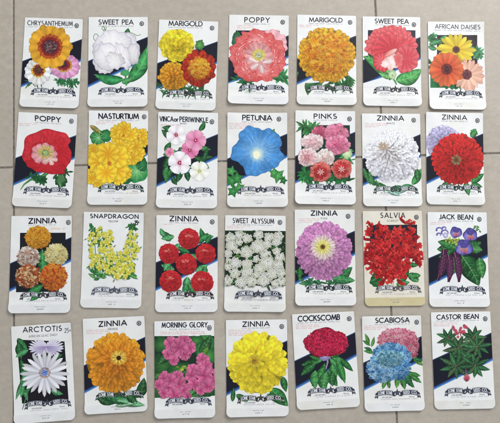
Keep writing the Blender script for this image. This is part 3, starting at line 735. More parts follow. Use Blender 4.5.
for q in range(5):
    a = .5+q*1.257
    for j in range(9):
        b_ = a+(j-4)*.11; c.ribbon([(145+22*math.cos(b_), 188+20*math.sin(b_)), (147+96*math.cos(b_), 176+88*math.sin(b_))], 2.0, (150,196,232) if j % 2 else (42,112,186), (70,146,212) if j % 2 else (40,108,184), .8, lv=c.lv+j%2)
    c.up(2); c.ribbon([(147,186),(150+100*math.cos(a+.63), 176+92*math.sin(a+.63))], 3, (44,110,180), w2=1.5); c.up(1)
for q in range(170):
    a = c.rng.uniform(0, 6.28); r0 = c.rng.uniform(.3, .75); r1 = r0+c.rng.uniform(.1, .3); w = c.rng.uniform(-.04, .04)
    c.ribbon([(147+92*r0*math.cos(a), 178+86*r0*math.sin(a)), (147+92*r1*math.cos(a+w), 176+86*r1*math.sin(a+w))], 1.7, c.rng.choice(((96,160,220),(44,112,188),(130,184,230),(56,126,200))), w2=.4, lv=c.lv+q%3)
c.up(3)
glow = lambda r, a, g: mix((246,244,206), (104,166,220), min(1, r**1.3+.08*math.sin(10*a)))
c.blob(144, 188, 34, 36, glow, .12, freq=(5,10)); c.blob(141, 192, 15, 17, flat((244,240,200),(236,238,216)), .08)
c.banner(); c.end()

c = Card((1,4), 'seed packet lettered PINKS with frilled pink, blush and scarlet pinks')
c.band(); c.begin('printed_panel'); c.rect(52, 75, 258, 312, (28,52,44)); c.head('PINKS', 106, 202, 46, 19, 46, wt=.19, sp=.3, red=False, mk=(230,34))
c.begin('printed_foliage'); c.sprigs(60, 80, 110, 100, 40, 40, (60,140,70), 8); c.sprigs(235, 170, 255, 220, 30, 36, (70,150,80), 8); c.sprigs(60, 270, 90, 310, 40, 36, (40,130,60), 9); c.sprigs(110, 305, 255, 308, 60, 26, (40,120,60), 8)
c.blob(246, 195, 20, 24, flat((226,232,200),(150,190,120), .1), .08)
def pink(c, x, y, RX, RY, pal, ctr=None, k=6):
    c.mum(x, y, RX, RY, k, RX*.52, RX*.42, pal, (0, 2), jit=.3, notch=.22, rj=.09, dark=.86, base_k=.82)
    p = pal(0)
    for q in range(46):
        a = c.rng.uniform(0, 6.28); r = RX*c.rng.uniform(.1, .85); e = RX*.16
        c.ribbon([(x+r*math.cos(a), y+r*RY/RX*math.sin(a)), (x+(r+e)*math.cos(a+.1), y+(r+e)*RY/RX*math.sin(a+.1))], 2.2, (sc(p, .78)[0], p[1]*.62, p[2]*.66), sc(p, .95), .6, lv=c.lv+q%4)
    c.up(4)
c.begin('printed_flower', 'rose pink bloom'); pink(c, 128, 108, 34, 32, mari((170,60,90),(200,96,126))); c.begin('printed_flower'); pink(c, 200, 112, 52, 46, mari((214,96,134),(228,130,160))); c.begin('printed_flower'); pink(c, 205, 160, 54, 42, mari((206,80,124),(230,136,164)))
c.begin('printed_flower', 'blush pink bloom'); pink(c, 98, 148, 50, 38, mari((232,170,176),(240,214,212))); c.begin('printed_flower'); pink(c, 152, 215, 42, 38, mari((230,190,180),(240,222,216))); c.begin('printed_flower'); pink(c, 78, 212, 44, 42, mari((220,130,140),(240,210,208)))
c.begin('printed_flower', 'scarlet bloom with pale edge'); pink(c, 222, 260, 44, 44, lambda t: mix((176,36,44),(216,60,58),t) if t < .85 else (226,110,100)); c.begin('printed_flower'); pink(c, 133, 274, 46, 44, lambda t: mix((160,34,40),(214,54,50),t) if t < .85 else (226,110,100))
for x, y in ((222,262),(133,274)): c.daisy(x, y, 18, 7, 5, (240,190,180), (230,140,130), .3, .9, rows=1)
c.banner(); c.end()

c = Card((1,5), 'seed packet lettered ZINNIA with one big white zinnia')
c.band(); c.head('ZINNIA', 89, 202, 46, 19, 46, sp=.3, wt=.19, red=38, redn=3, subtxt='WHITE', mk=(226,28))
c.begin('printed_foliage'); c.leaf(60, 320, -95, 70, 26, (60,130,70), .1); c.leaf(30, 250, 70, 60, 22, (50,120,64)); c.leaf(235, 320, -60, 80, 32, (60,150,76), .1); c.leaf(190, 325, 10, 70, 26, (60,150,90)); c.leaf(200, 330, 170, 80, 26, (70,160,110)); c.leaf(255, 250, 85, 60, 26, (44,120,60)); c.sprigs(60, 310, 110, 325, 24, 20, (60,130,70), 9); c.leaf(160, 355, -20, 80, 20, (150,196,180)); c.leaf(130, 345, 20, 60, 18, (150,196,180))
c.begin('printed_flower'); c.mum(152, 198, 119, 115, 19, 22, 14, lambda t: mix((224,214,206), (233,231,238), min(1, t*1.5)), (-34,-38), dark=.85, base_k=.80, rj=.02)
c.daisy(113, 158, 26, 22, 3, (180,150,120), (206,186,170), .1, .8, rows=2, jit=.2)
c.banner((52,66,58)); c.end()

c = Card((1,6), 'seed packet lettered ZINNIA with a round red zinnia before a lavender one')
c.band(); c.head('ZINNIA', 84, 188, 41, 18, 43, sp=.3, wt=.17, red=False, mk=(229,33))
c.begin('printed_foliage'); c.blob(218, 98, 16, 16, flat((110,180,90),(60,140,70)), .12); c.leaf(205, 118, -50, 40, 26, (60,140,70)); c.leaf(205, 310, -35, 68, 30, (44,130,64)); c.leaf(180, 305, 75, 62, 28, (50,140,70)); c.leaf(85, 318, 10, 60, 20, (40,120,60)); c.leaf(80, 325, -30, 40, 18, (40,120,60)); c.leaf(205, 315, 15, 50, 22, (40,120,60))
c.begin('printed_flower', 'lavender zinnia'); c.mum(88, 142, 76, 76, 9, 24, 17, mari((160,150,196),(186,180,216)), (-6,-6), dark=.82, base_k=.74, rj=.03)
c.begin('printed_flower', 'red zinnia'); c.mum(149, 210, 112, 110, 18, 22, 14, mari((186,24,26),(212,38,34)), (-10,6), dark=.82, base_k=.66, rj=.02)
c.daisy(142, 214, 24, 22, 3, (80,60,40), (170,150,100), .1, 1, rows=2, jit=.2)
c.banner((36,52,48)); c.end()

# row 3 ---------------------------------------------------------------
c = Card((2,0), 'seed packet lettered ZINNIA with five pompon heads in orange, yellow and speckled tones')
c.band(); c.begin('printed_panel'); c.rect(60, 80, 253, 205, (20,24,30)); c.rect(45, 200, 225, 330, (20,24,30)); c.head('ZINNIA', 97, 211, 40, 20, 38, sp=.3, wt=.22, red=False, mk=(240,28))
c.begin('small_print', 'line of pale orange lettering'); c.micro(192, 252, 66, 6, (240,180,150))
c.begin('printed_foliage'); c.leaf(155, 150, 88, 110, 46, (40,140,70), 0, 6); c.leaf(150, 230, 130, 40, 26, GREEN); c.leaf(160, 300, 150, 90, 30, (40,136,66)); c.leaf(150, 330, 140, 60, 26, (50,140,70)); c.leaf(150, 210, -140, 50, 26, GREEN); c.ribbon([(155,240),(158,300),(120,360)], 6, (40,120,60))
def pom(c, x, y, RX, RY, cols, n=170, sz=7): c.fluff(x, y, RX, RY, n, sz, cols, petals=4, dark=.66, sq=.9)
for lab, x, y, RX, RY, cols in (('speckled cream and mauve pompon', 96, 182, 47, 45, [(214,190,170),(176,130,110),(230,216,200),(190,160,150)]), ('pale yellow pompon', 214, 174, 49, 47, [(226,206,130),(234,220,160),(206,180,100)]), ('speckled rust and cream pompon', 96, 263, 53, 48, [(176,84,40),(222,190,140),(196,110,60),(160,70,34)]), ('orange and red speckled pompon', 204, 268, 58, 58, [(226,120,30),(200,72,30),(234,140,40),(214,96,30)]), ('golden orange pompon', 136, 100, 54, 48, [(226,150,30),(208,124,20),(234,164,44)])):
    c.begin('printed_flower', lab); pom(c, x, y, RX, RY, cols, 220 if RX > 50 else 190)
c.banner((44,44,46)); c.end()

c = Card((2,1), 'seed packet lettered SNAPDRAGON with pale yellow flower spikes on plain white')
c.head('SNAPDRAGON', 51, 259, 36, 17, 38, wt=.20, sp=.3, fine=False, red=False, mark=False)
c.begin('small_print'); c.text('YELLOW', 128, 170, 54, 7, .2, (90,94,104), sp=.3)
c.begin('price_mark', 'price mark reading 25c crowded against the title'); c.text('25', 243, 256, 65, 17, .22, (50,56,64), sp=.2); c.text('c', 257, 264, 58, 10, .2, (50,56,64))
c.begin('printed_foliage')
spk = ((62,70,85,280),(100,80,130,285),(235,70,205,285),(165,180,175,290),(135,110,150,280))
for (x0,y0,x1,y1) in spk: c.ribbon([(x0,y0),((x0+x1)/2,(y0+y1)/2),(x1,y1)], 3, (90,160,80), w2=5)
c.up(1); c.sprigs(50, 70, 75, 110, 30, 16, (50,130,60), 7); c.sprigs(215, 80, 245, 75, 30, 18, (50,120,60), 7); c.sprigs(60, 110, 100, 160, 40, 18, (80,150,70), 7)
for q in range(46): x = c.rng.uniform(62, 235); c.leaf(x, c.rng.uniform(262, 298), c.rng.uniform(150, 390), c.rng.uniform(22, 44), c.rng.uniform(8, 14), c.rng.choice(((34,120,54),(60,150,70),(90,170,80))), 0, 2)
c.begin('printed_flower')
def snap(c, x, y, R):
    g = c.rng; a0 = g.uniform(0, 6)
    for q in range(5): c.petal(x, y, a0+q*1.257+g.uniform(-.3,.3), R*g.uniform(.8,1.1), R*.95, (210,200,60), g.choice(((228,222,100),(236,232,140),(216,214,70),(206,206,64))), .95, c.lv+q%5, dark=.82, n=4)
    c.petal(x, y+2, a0, R*.5, R*.4, (190,150,30), (226,190,50), .8, c.lv+5, n=4)
for q, (x, y, R) in enumerate([(82,92,13),(95,80,11),(60,108,14),(88,112,15),(50,125,14),(75,130,14),(112,108,15),(135,100,16),(120,120,18),(142,125,16),(60,152,15),(105,148,17),(130,150,18),(55,175,15),(95,175,15),(60,200,19),(85,205,18),(110,175,20),(140,175,18),(70,225,20),(100,225,18),(125,200,20),(150,195,17),(92,248,18),(120,245,20),(140,225,18),(225,115,15),(240,125,15),(215,140,17),(235,150,17),(205,160,16),(250,172,19),(228,178,17),(72,140,14),(118,140,14),(96,205,14),(140,205,14),(175,228,15),(192,262,15),(222,145,14),(245,158,13),(60,240,13),(108,228,14),(168,270,14),(205,185,20),(180,190,15),(160,212,17),(185,215,20),(215,215,20),(240,200,15),(170,240,19),(200,245,21),(228,240,18),(150,262,19),(182,268,20),(215,270,18),(232,262,14),(165,285,18),(200,288,17),(130,268,16),(225,98,11),(250,108,9)]):
    snap(c, x, y, R*c.rng.uniform(.72, .95)); c.up(1)
    c.sprigs(x-R, y+R*.5, x+R, y+R*.7, 3, 12, c.rng.choice(((70,140,60),(110,170,70))), 5)
c.up(6)
c.banner((70,74,90)); c.end()

c = Card((2,2), 'seed packet lettered ZINNIA with six small round red heads on green leaves')
c.band(); c.head('ZINNIA', 81, 200, 34, 20, 36, sp=.3, wt=.2, red=50, redn=1, mk=(231,28))
c.begin('printed_foliage')
for a in ((85,120,225,60,32),(100,100,170,58,26),(120,130,120,50,26),(190,130,-40,70,30),(230,120,-110,60,24),(210,110,-10,58,28),(235,130,-60,40,22),(150,160,100,40,26),(160,180,20,50,26),(100,240,200,60,30),(60,200,60,50,26),(190,250,-30,60,30),(155,270,90,70,34),(150,300,100,50,28),(160,300,60,50,28),(85,195,120,60,30),(230,225,100,50,26),(130,330,160,50,20),(175,330,20,50,20),(110,150,20,60,24),(60,100,-120,40,22)): c.leaf(a[0], a[1], a[2], a[3], a[4], c.rng.choice(((50,146,80),(34,124,62),(80,170,104))), c.rng.uniform(-.15,.15), 5)
for x, y, R in ((161,110,45),(76,173,43),(232,173,43),(151,218,45),(84,290,48),(217,294,48)):
    c.begin('printed_flower'); c.fluff(x, y, R*.95, R*.95, 240, 6, [(200,34,40),(190,28,36),(210,44,48),(182,26,34)], petals=4, dark=.85, sq=.9, rim=1.03)
    for q in range(16):
        a = c.rng.uniform(2.9, 6.5); r0 = c.rng.uniform(3, 8); r1 = c.rng.uniform(12, 22); X = x+c.rng.uniform(-4,4)-3; Y = y-R*.2
        c.ribbon([(X+r0*math.cos(a), Y+r0*.6*math.sin(a)), (X+r1*math.cos(a), Y+r1*.6*math.sin(a))], 2.2, (216,96,90), c.rng.choice(((236,170,150),(226,130,116))), 1, lv=c.lv+q%3)
    c.up(3)
c.banner((52,34,40)); c.end()

c = Card((2,3), 'seed packet lettered SWEET ALYSSUM covered with masses of tiny white blooms')
c.begin('printed_panel', mode='card'); c.quad((0,64),(255,64),(255,292),(0,292), (24,46,30), 40, 40)
c.head('SWEET ALYSSUM', 50, 226, 43, 20, 46, wt=.15, sp=.26, red=26, redn=2, mk=(230,28), subtxt='LITTLE GEM' if False else None)
c.begin('printed_foliage'); c.clip = (.004, .996, .155, .785)
for q in range(170): c.leaf(c.rng.uniform(20, 268), c.rng.uniform(85, 315), c.rng.uniform(0, 360), c.rng.uniform(18, 40), c.rng.uniform(6, 11), c.rng.choice(((50,120,56),(26,80,40),(90,150,70),(20,56,32))), 0, 1)
for q, (x, y, R) in enumerate([(40,110,24),(78,95,20),(45,140,26),(110,110,22),(160,95,22),(205,105,22),(245,100,22),(75,125,18),(160,145,34),(195,135,20),(235,125,20),(108,170,28),(70,165,14),(30,175,18),(60,215,26),(30,230,20),(110,220,24),(190,180,24),(235,165,18),(250,190,22),(195,215,34),(240,225,24),(150,200,16),(165,240,26),(110,255,26),(60,260,24),(30,290,22),(85,295,26),(130,290,26),(180,285,30),(215,260,26),(255,255,20),(255,290,22),(228,300,18),(150,265,18),(30,205,14)]):
    if q % 6 == 0: c.begin('printed_flower')
    R *= .93; n = int(R*R/30)
    c.blob(x, y+2, R*1.02, R*.98, lambda r, a, g: sc((110,124,78), .75+.2*g.random()), .12, freq=(5,8), nt=40)
    for k in range(n):
        r = R*math.sqrt((k+.5)/n); a = k*2.4+q; fx, fy = x+r*math.cos(a), y+r*math.sin(a)*.92; s_ = c.rng.uniform(6, 8)
        a0 = c.rng.uniform(0, 2); w = c.rng.choice(((234,234,222),(228,228,206),(238,238,232)))
        for p in range(4): c.petal(fx, fy, a0+p*1.571, s_, s_*.95, sc(w, .80*(1-.14*(r/R)**2)), sc(w, 1-.16*(r/R)**3), .95, c.lv+(k*4+p)%9, dark=.93, n=3)
        if c.rng.random() < .6: c.poly([(fx-1.2,fy),(fx,fy-1.2),(fx+1.2,fy),(fx,fy+1.2)], c.rng.choice(((150,160,60),(110,120,60),(170,150,70))), lv=c.lv+10)
    c.up(5)
c.up(8)
c.clip = (.004, .996, .004, .996)
c.begin('maker_print', mode='card'); c.micro(72, 226, 353, 4.6, (108,112,128), sparse=True); c.text('SAN ANTONIO', 75, 118, 345, 4.4, .17, (92,96,110)); c.text('TEXAS', 190, 213, 345, 4.4, .17, (92,96,110))
c.banner(); c.end()

c = Card((2,4), 'seed packet lettered ZINNIA with one big mauve pink zinnia with cream centre')
c.band(); c.head('ZINNIA', 93, 203, 32, 19, 32, sp=.3, wt=.21, red=40, redn=3, subtxt='PINK', mk=(226,28))
c.begin('printed_foliage'); c.leaf(190, 305, -35, 95, 46, (40,120,64), .1); c.leaf(180, 300, 5, 100, 40, (60,150,86)); c.leaf(60, 280, 200, 40, 24, (50,140,80)); c.leaf(110, 315, 175, 70, 22, (60,150,90)); c.leaf(45, 250, 90, 60, 24, GREEN); c.sprigs(60, 310, 200, 320, 30, 24, (50,120,74), 9)
c.begin('printed_flower'); c.mum(148, 182, 122, 126, 16, 29, 18, lambda t: mix((226,190,200), (202,128,184), min(1, (t-.15)*2)), (-6,-16), dark=.78, base_k=.70, rj=.02)
c.daisy(142, 168, 56, 17, 12, (232,222,150), (234,206,206), .6, 1, rows=2); c.daisy(142, 166, 34, 16, 8, (206,190,70), (234,226,140), .5, 1, rows=2); c.disk(142, 166, 11, (50,30,20), (140,110,40), 1, 20)
c.banner((36,44,50)); c.end()

c = Card((2,5), 'cream aged seed packet lettered SALVIA with scarlet flowers and a yellowed bottom flap', cream=True)
c.begin('printed_panel'); c.rect(53, 72, 252, 215, (26,30,44)); c.head('SALVIA', 97, 200, 41, 20, 42, sp=.34, wt=.15, red=False, subtxt='SCARLET' , mk=(230,28))
c.begin('printed_foliage'); c.blob(85, 305, 30, 30, lf((50,130,60),(20,80,40)), .06); c.leaf(215, 280, 30, 55, 34, (50,140,70)); c.leaf(180, 320, -60, 80, 34, (36,120,58)); c.leaf(210, 240, 5, 50, 22, (40,120,60)); c.leaf(165, 325, -10, 60, 26, (60,150,80)); c.leaf(60, 310, -30, 60, 26, (34,110,54)); c.leaf(225, 285, 40, 46, 30, (70,160,90))
for x in (128, 150, 180): c.ribbon([(x,250),(x+2,330)], 5, (150,160,110))
c.up(1); c.leaf(230, 290, -5, 40, 26, (50,140,70)); c.rect(133, 308, 152, 330, (216,206,196), 2, 2)
c.begin('printed_flower')
g = c.rng
for sx, sy, ex, ey, n, W in ((70,70,75,210,26,26),(205,65,225,230,28,26),(105,110,110,290,40,30),(145,95,150,285,46,34),(185,100,180,270,40,30),(60,170,90,260,26,26),(235,140,240,240,18,20),(128,200,135,310,26,26),(170,240,165,315,18,20),(40,190,60,240,10,16)):
    n = int(n*1.45)
    for i in range(n):
        t = i/n; x = sx+(ex-sx)*t+g.uniform(-W, W)*(.35+.65*t); y = sy+(ey-sy)*t+g.uniform(-5, 5)
        side = 1 if x > sx+(ex-sx)*t else -1
        a = (0 if side > 0 else PI)+g.uniform(-1.0, 1.0); L = g.uniform(22, 36)
        col = g.choice(((206,34,36),(188,22,28),(222,52,48),(170,16,24)))
        c.petal(x, y, a, L, 13, sc(col, .72), col, .3, c.lv+i%5, dark=.78, bend=g.uniform(-.3,.3), n=5)
        bx, by = x+L*.8*math.cos(a), y+L*.8*math.sin(a)
        c.petal(bx, by, a+.7, 12, 8, col, sc(col, 1.2), .6, c.lv+5+i%3, n=4); c.petal(bx, by, a-.7, 10, 7, sc(col, .9), sc(col, 1.15), .6, c.lv+5+(i+1)%3, n=4)
    c.up(3)
c.up(8)
for x, y, a in ((200,72,-1.2),(66,78,-1.9),(88,72,-1.3),(238,74,-1.3)): c.petal(x, y, a, 20, 8, (190,30,34), (214,60,50), .3, n=4); c.up(1)
c.banner((82,74,72)); c.end()

c = Card((2,6), 'seed packet lettered JACK BEAN with purple pods and violet blossoms')
c.band(); c.head('JACK BEAN', 72, 213, 38, 18, 40, wt=.19, red=36, redn=2, sp=.22, mk=(222,30))
c.begin('printed_foliage')
for a in ((150,150,170,90,52),(140,160,200,80,40),(180,175,-30,80,56),(205,160,10,50,40),(165,190,60,150,86),(240,200,80,90,50),(140,190,100,90,36),(120,170,150,60,36),(110,190,120,50,30)): c.leaf(*a, c.rng.choice(((40,120,54),(56,136,66),(28,96,46))), c.rng.uniform(-.1,.1), 7)
c.sprigs(100, 125, 170, 135, 40, 16, (170,190,60), 6); c.ribbon([(110,120),(150,150),(180,180)], 4, (150,190,80)); c.ribbon([(230,80),(236,70),(228,66)], 3, (90,150,70)); c.sprigs(222, 72, 240, 82, 10, 10, (90,160,80), 6)
for (x0,y0,x1,y1) in ((95,165,66,298),(116,190,110,304),(140,176,154,304)):
    c.begin('printed_pod'); n = 9; P = [(x0+(x1-x0)*i/n+5*math.sin(PI*i/n), y0+(y1-y0)*i/n) for i in range(n+1)]
    c.ribbon(P[:6], 22, (66,24,56), (80,32,68), 34); c.up(1); c.ribbon(P[5:], 34, (80,32,68), (58,22,50), 8); c.up(1); c.ribbon([(p[0]-5,p[1]) for p in P], 2.5, (160,100,140), w2=1); c.up(1)
    for k in range(2, 8): c.blob(P[k][0]+2, P[k][1], 8, 8, flat((112,58,100),(74,30,64)), .05, nr=3, nt=16); 
def beanflower(c, x, y, R):
    c.begin('printed_flower'); c.blob(x, y, R, R*.92, flat((104,94,172),(70,62,140), .14, 9), .08, freq=(3,5)); c.blob(x-R*.4, y+R*.2, R*.5, R*.6, flat((150,140,206),(110,100,184), .1), .06); c.blob(x+R*.42, y+R*.2, R*.46, R*.58, flat((136,124,200),(100,92,176), .1), .06)
    for q in range(4): c.petal(x-R*.3+q*R*.2, y+R*.7, -PI/2+.05*(q-2), R*.75, R*.16, (200,60,60), (226,150,90), .4, c.lv+q%2)
    c.up(2); c.blob(x, y-R*.25, R*.5, R*.3, flat((84,76,150),(70,60,140)), .1)
for x, y, R in ((142,94,25),(202,104,30),(176,158,36)): beanflower(c, x, y, R)
c.begin('printed_flower', 'violet blossoms still curled'); 
for x, y, r in ((72,84,12),(95,96,14),(70,104,8),(92,78,8)): c.ribbon(arc(x,y,r,r*.8,150,400,10), 7, (92,84,160), (140,130,196), 4); c.up(1)
c.blob(98, 106, 11, 11, flat((226,226,240),(150,144,200)), .1)
c.banner(); c.end()

# row 4 ---------------------------------------------------------------
c = Card((3,0), 'seed packet lettered ARCTOTIS with white blue-eyed daisies on black')
c.begin('printed_panel'); c.quad((42,78),(240,88),(266,334),(66,346), (20,18,26)); c.head('ARCTOTIS', 68, 227, 49, 19, 44, wt=.17, sp=.30, fine=False, red=False, mark=False)
c.begin('small_print'); c.text('AFRICAN LILAC DAISY', 92, 210, 70, 8, .15, (120,122,130), yb2=64, sp=.25)
c.begin('price_mark', 'handwritten style price reading 25c'); c.text('25', 240, 256, 52, 17, .12, (90,94,104), sp=.25); c.text('c', 259, 267, 48, 10, .14, (90,94,104))
c.begin('printed_foliage')
for a in ((45,72,50,70,26),(50,90,80,70,34),(90,120,150,60,26),(60,160,80,90,30),(100,205,130,70,26),(85,230,115,110,22),(110,195,160,60,22),(70,280,70,60,20),(60,320,-80,100,18),(190,290,20,55,26),(195,150,-10,40,26),(75,300,-50,60,16)): c.leaf(*a, c.rng.choice(((34,120,60),(70,160,96),(24,100,50))), c.rng.uniform(-.15,.15), 5)
c.ribbon([(120,230),(92,290),(68,372)], 6, (60,140,80), (60,120,70), 3)
c.begin('printed_flower', 'lilac tinged daisy seen from the side'); 
for q in range(19): a = PI+PI*q/18; c.petal(165+6*math.cos(a), 118, a, 68*abs(math.cos(a))+18*abs(math.sin(a)), 8, (190,180,214), (226,222,234), .4, c.lv+q%4, dark=.86); 
c.up(4)
for q in range(15): a = .1+2.95*q/14; c.petal(165, 108, a, 60*abs(math.cos(a))+14, 9, (150,130,180), (206,200,222), .5, c.lv+q%4, dark=.86)
c.up(4)
c.begin('printed_flower', 'white daisy with blue eye'); c.daisy(161, 218, 110, 12, 19, (206,204,214), (232,232,236), .35, .90, jit=.05, r0=.14, dark=.86)
c.disk(161, 216, 25, (70,90,150), (196,160,130), .9, 40); c.disk(161, 216, 16, (60,90,170), (140,160,210), .9, 30)
c.banner(dy=-2); c.end()

c = Card((3,1), 'seed packet lettered ZINNIA with one big orange zinnia with dark centre')
c.band(); c.head('ZINNIA', 82, 198, 47, 20, 42, wt=.21, sp=.3, red=28, redn=3, subtxt='ORANGE', mk=(231,30))
c.begin('printed_foliage'); c.leaf(250, 350, -75, 90, 44, (34,90,46), .1); c.leaf(220, 340, -20, 60, 34, (40,100,50)); c.leaf(90, 370, -15, 110, 40, (30,110,56)); c.leaf(100, 335, 15, 130, 50, (40,120,66)); c.leaf(160, 360, 10, 120, 36, (110,180,130)); c.leaf(150, 385, -10, 100, 20, (140,190,150)); c.leaf(80, 350, 30, 60, 30, (26,90,46)); c.leaf(200, 335, 40, 60, 34, (26,90,46))
c.begin('printed_flower'); c.mum(152, 203, 126, 130, 14, 34, 23, lambda t: mix((222,116,18), (240,152,28), t), (14,-28), dark=.78, base_k=.74, rj=.03, jit=.18)
c.daisy(166, 178, 38, 12, 10, (222,150,30), (236,176,50), .7, .9, rows=2); c.daisy(166, 178, 30, 9, 7, (210,180,60), (238,214,100), .7, .8, rows=1); c.disk(166, 180, 10, (24,16,14), (70,40,20), 1, 10)
c.banner((34,50,40), dy=-2); c.end()

c = Card((3,2), 'seed packet lettered MORNING GLORY with three double pink blooms on dark green')
c.begin('printed_panel', mode='card'); c.quad((0,62),(255,66),(255,325-13),(0,314), (24,48,34), 40, 40)
c.begin('title_lettering'); c.text('MORNING GLORY', 55, 244, 38, 19, .18, yb2=38, sp=.30)
c.begin('small_print'); c.text('ROSE', 88, 116, 50, 6, .16, (130,132,142), sp=.6); c.text('DOUBLE', 128, 168, 50, 6, .16, (130,132,142), sp=.6); c.micro(176, 216, 50, 5, (130,132,142), sparse=True); c.micro(50, 236, 60, 4.6, (226,150,155)); c.micro(50, 236, 67, 4.2, (226,150,155))
c.begin('maker_print', mode='card'); c.micro(108, 152, 377, 4.2, (150,153,162)); c.micro(118, 144, 387, 5, (120,124,134)); c.text('SAN ANTONIO', 75, 118, 347, 5, .17, (92,96,110)); c.text('TEXAS', 190, 213, 347, 5, .17, (92,96,110))
c.begin('price_mark', mode='card'); c.ribbon(arc(234,32,8.2,9.4,0,360,24), 3, (40,44,58)); c.up(1); c.text('10', 229.5, 237.6, 37, 9, .24, (40,44,58), sp=.3)
c.begin('printed_foliage'); c.clip = (.004, .996, .155, .79)
dk = lambda k: lf(sc((70,140,60), k), sc((24,80,40), k))
for x, y, rx, ry, k in ((55,110,40,36,.9),(60,200,50,50,.8),(235,110,44,50,1.2),(200,95,30,22,1.0),(60,300,50,50,.9),(190,320,60,30,1.25),(250,160,40,40,1.1),(130,220,50,40,.9),(105,330,30,30,1.1),(250,300,36,36,.8)): c.blob(x, y, rx, ry, dk(k), .1, freq=(2,3,5))
for a in ((215,150,-60,90,44),(180,330,-20,70,34),(250,120,120,60,30),(40,190,-50,70,34),(60,230,150,60,30),(130,320,-80,50,26),(180,215,150,70,26)): c.leaf(*a, c.rng.choice(((84,150,50),(56,120,50),(40,100,50))), .1, 6)
c.sprigs(130, 205, 160, 215, 10, 18, (170,190,60), 6); c.ribbon([(70,285),(120,230),(150,205)], 4, (140,170,60), w2=3); c.up(1)
def mg(c, pts, cx, cy):
    c.begin('printed_flower'); g = c.rng; c.clip = (.004, .996, .155, .80)
    for x, y, R in pts:
        for q in range(7):
            a = q*.898+g.uniform(-.2,.2)
            k = g.uniform(.9, 1.08); c.petal(x-R*.1*math.cos(a), y-R*.1*math.sin(a), a, R*g.uniform(1.05, 1.4), R*.95, sc((190,64,118), k), sc((222,110,156), k), .95, c.lv+q%7, dark=.8, notch=g.choice((.1,.2,.28)), bend=g.uniform(-.15,.15))
        c.up(7)
    for q in range(40):
        x, y, R = g.choice(pts); a = g.uniform(0, 6.28); c.ribbon([(x,y),(x+R*.9*math.cos(a), y+R*.9*math.sin(a))], 1.8, (168,44,98), g.choice(((236,150,186),(200,76,128))), .8, lv=c.lv+q%3)
    c.up(3)
mg(c, [(90,105,26),(150,95,26),(175,125,24),(105,140,26),(80,150,22),(150,150,28),(105,175,20),(128,120,34)], 0, 0)
mg(c, [(225,175,26),(190,215,26),(180,240,26),(240,200,28),(265,235,26),(195,275,28),(250,285,32),(275,260,24),(235,240,36),(220,305,20)], 0, 0)
mg(c, [(65,250,26),(45,280,24),(120,240,22),(85,290,30),(65,315,22),(150,300,26),(110,320,28),(130,275,30),(165,325,16),(95,260,30)], 0, 0)
c.clip = (.004, .996, .004, .996)
c.banner(dy=4); c.end()

c = Card((3,3), 'seed packet lettered ZINNIA with one big lemon yellow zinnia')
c.band(); c.head('ZINNIA', 86, 197, 39, 19, 37, wt=.20, sp=.3, red=28, redn=4, mk=(232,30))
c.begin('printed_foliage'); c.leaf(205, 300, 45, 110, 56, (40,130,60), 0, 7); c.leaf(190, 325, 25, 90, 30, (36,116,54)); c.leaf(45, 355, -85, 60, 20, (36,116,54)); c.leaf(60, 325, 30, 60, 26, (40,120,60)); c.leaf(255, 250, 75, 70, 30, (36,116,54))
c.begin('printed_flower'); c.mum(150, 192, 128, 134, 12, 42, 25, lambda t: mix((220,190,22), (238,214,38), t), (-14,-10), dark=.9, base_k=.86, rj=.02, jit=.15)
c.daisy(138, 182, 30, 18, 7, (180,150,20), (226,200,50), .5, 1, rows=2); c.disk(136, 184, 13, (110,80,24), (190,150,30), 1, 24)
c.banner((46,50,40)); c.end()

c = Card((3,4), 'seed packet lettered COCKSCOMB with a crimson crest over green leaves')
c.band(); c.head('COCKSCOMB', 38, 210, 46, 20, 39, wt=.20, sp=.20, red=30, redn=3, mk=(233,31), subtxt='CRIMSON' if False else None)
c.begin('printed_foliage')
for a in ((140,205,165,60,26),(175,190,20,80,30),(170,200,60,110,34),(200,205,70,110,30),(215,200,45,80,26),(120,215,170,70,34),(110,220,140,80,36),(150,220,110,90,34),(180,225,80,80,36),(140,240,120,90,40),(165,250,60,80,40),(110,250,90,80,40),(185,260,90,60,36),(135,280,70,60,40),(155,260,100,70,44)): c.leaf(*a, c.rng.choice(((44,136,60),(28,106,48),(60,150,76))), c.rng.uniform(-.2,.2), 7)
c.blob(150, 190, 26, 20, flat((170,160,200),(120,110,160)), .05); c.ribbon([(158,190),(162,215),(155,245)], 9, (150,140,170), w2=4); c.leaf(130, 205, 200, 50, 20, GREEN); c.leaf(170, 195, -20, 60, 20, GREEN)
c.begin('printed_flower')
cr = [(176,24,60),(196,34,74),(158,18,48)]
c.blob(155, 135, 92, 60, lambda r, a, g: (120,14,36), .05)
g = c.rng
for q in range(330):
    f = math.sqrt((q+.5)/330); a = q*2.4; x = 155+90*f*math.cos(a); y = 137+(58 if math.sin(a) < 0 else 50)*f*math.sin(a); k = g.uniform(.85, 1.15)
    rr = g.uniform(4, 7.5); a0 = g.uniform(0, 360); col = sc(g.choice(cr), k)
    c.ribbon(arc(x, y, rr, rr*.8, a0, a0+g.uniform(150, 260), 6), 4.2, sc(col, .9), sc(col, 1.22), 3, lv=c.lv+q%9)
    if q % 40 == 39: c.up(1)
c.up(9)
c.banner(); c.end()

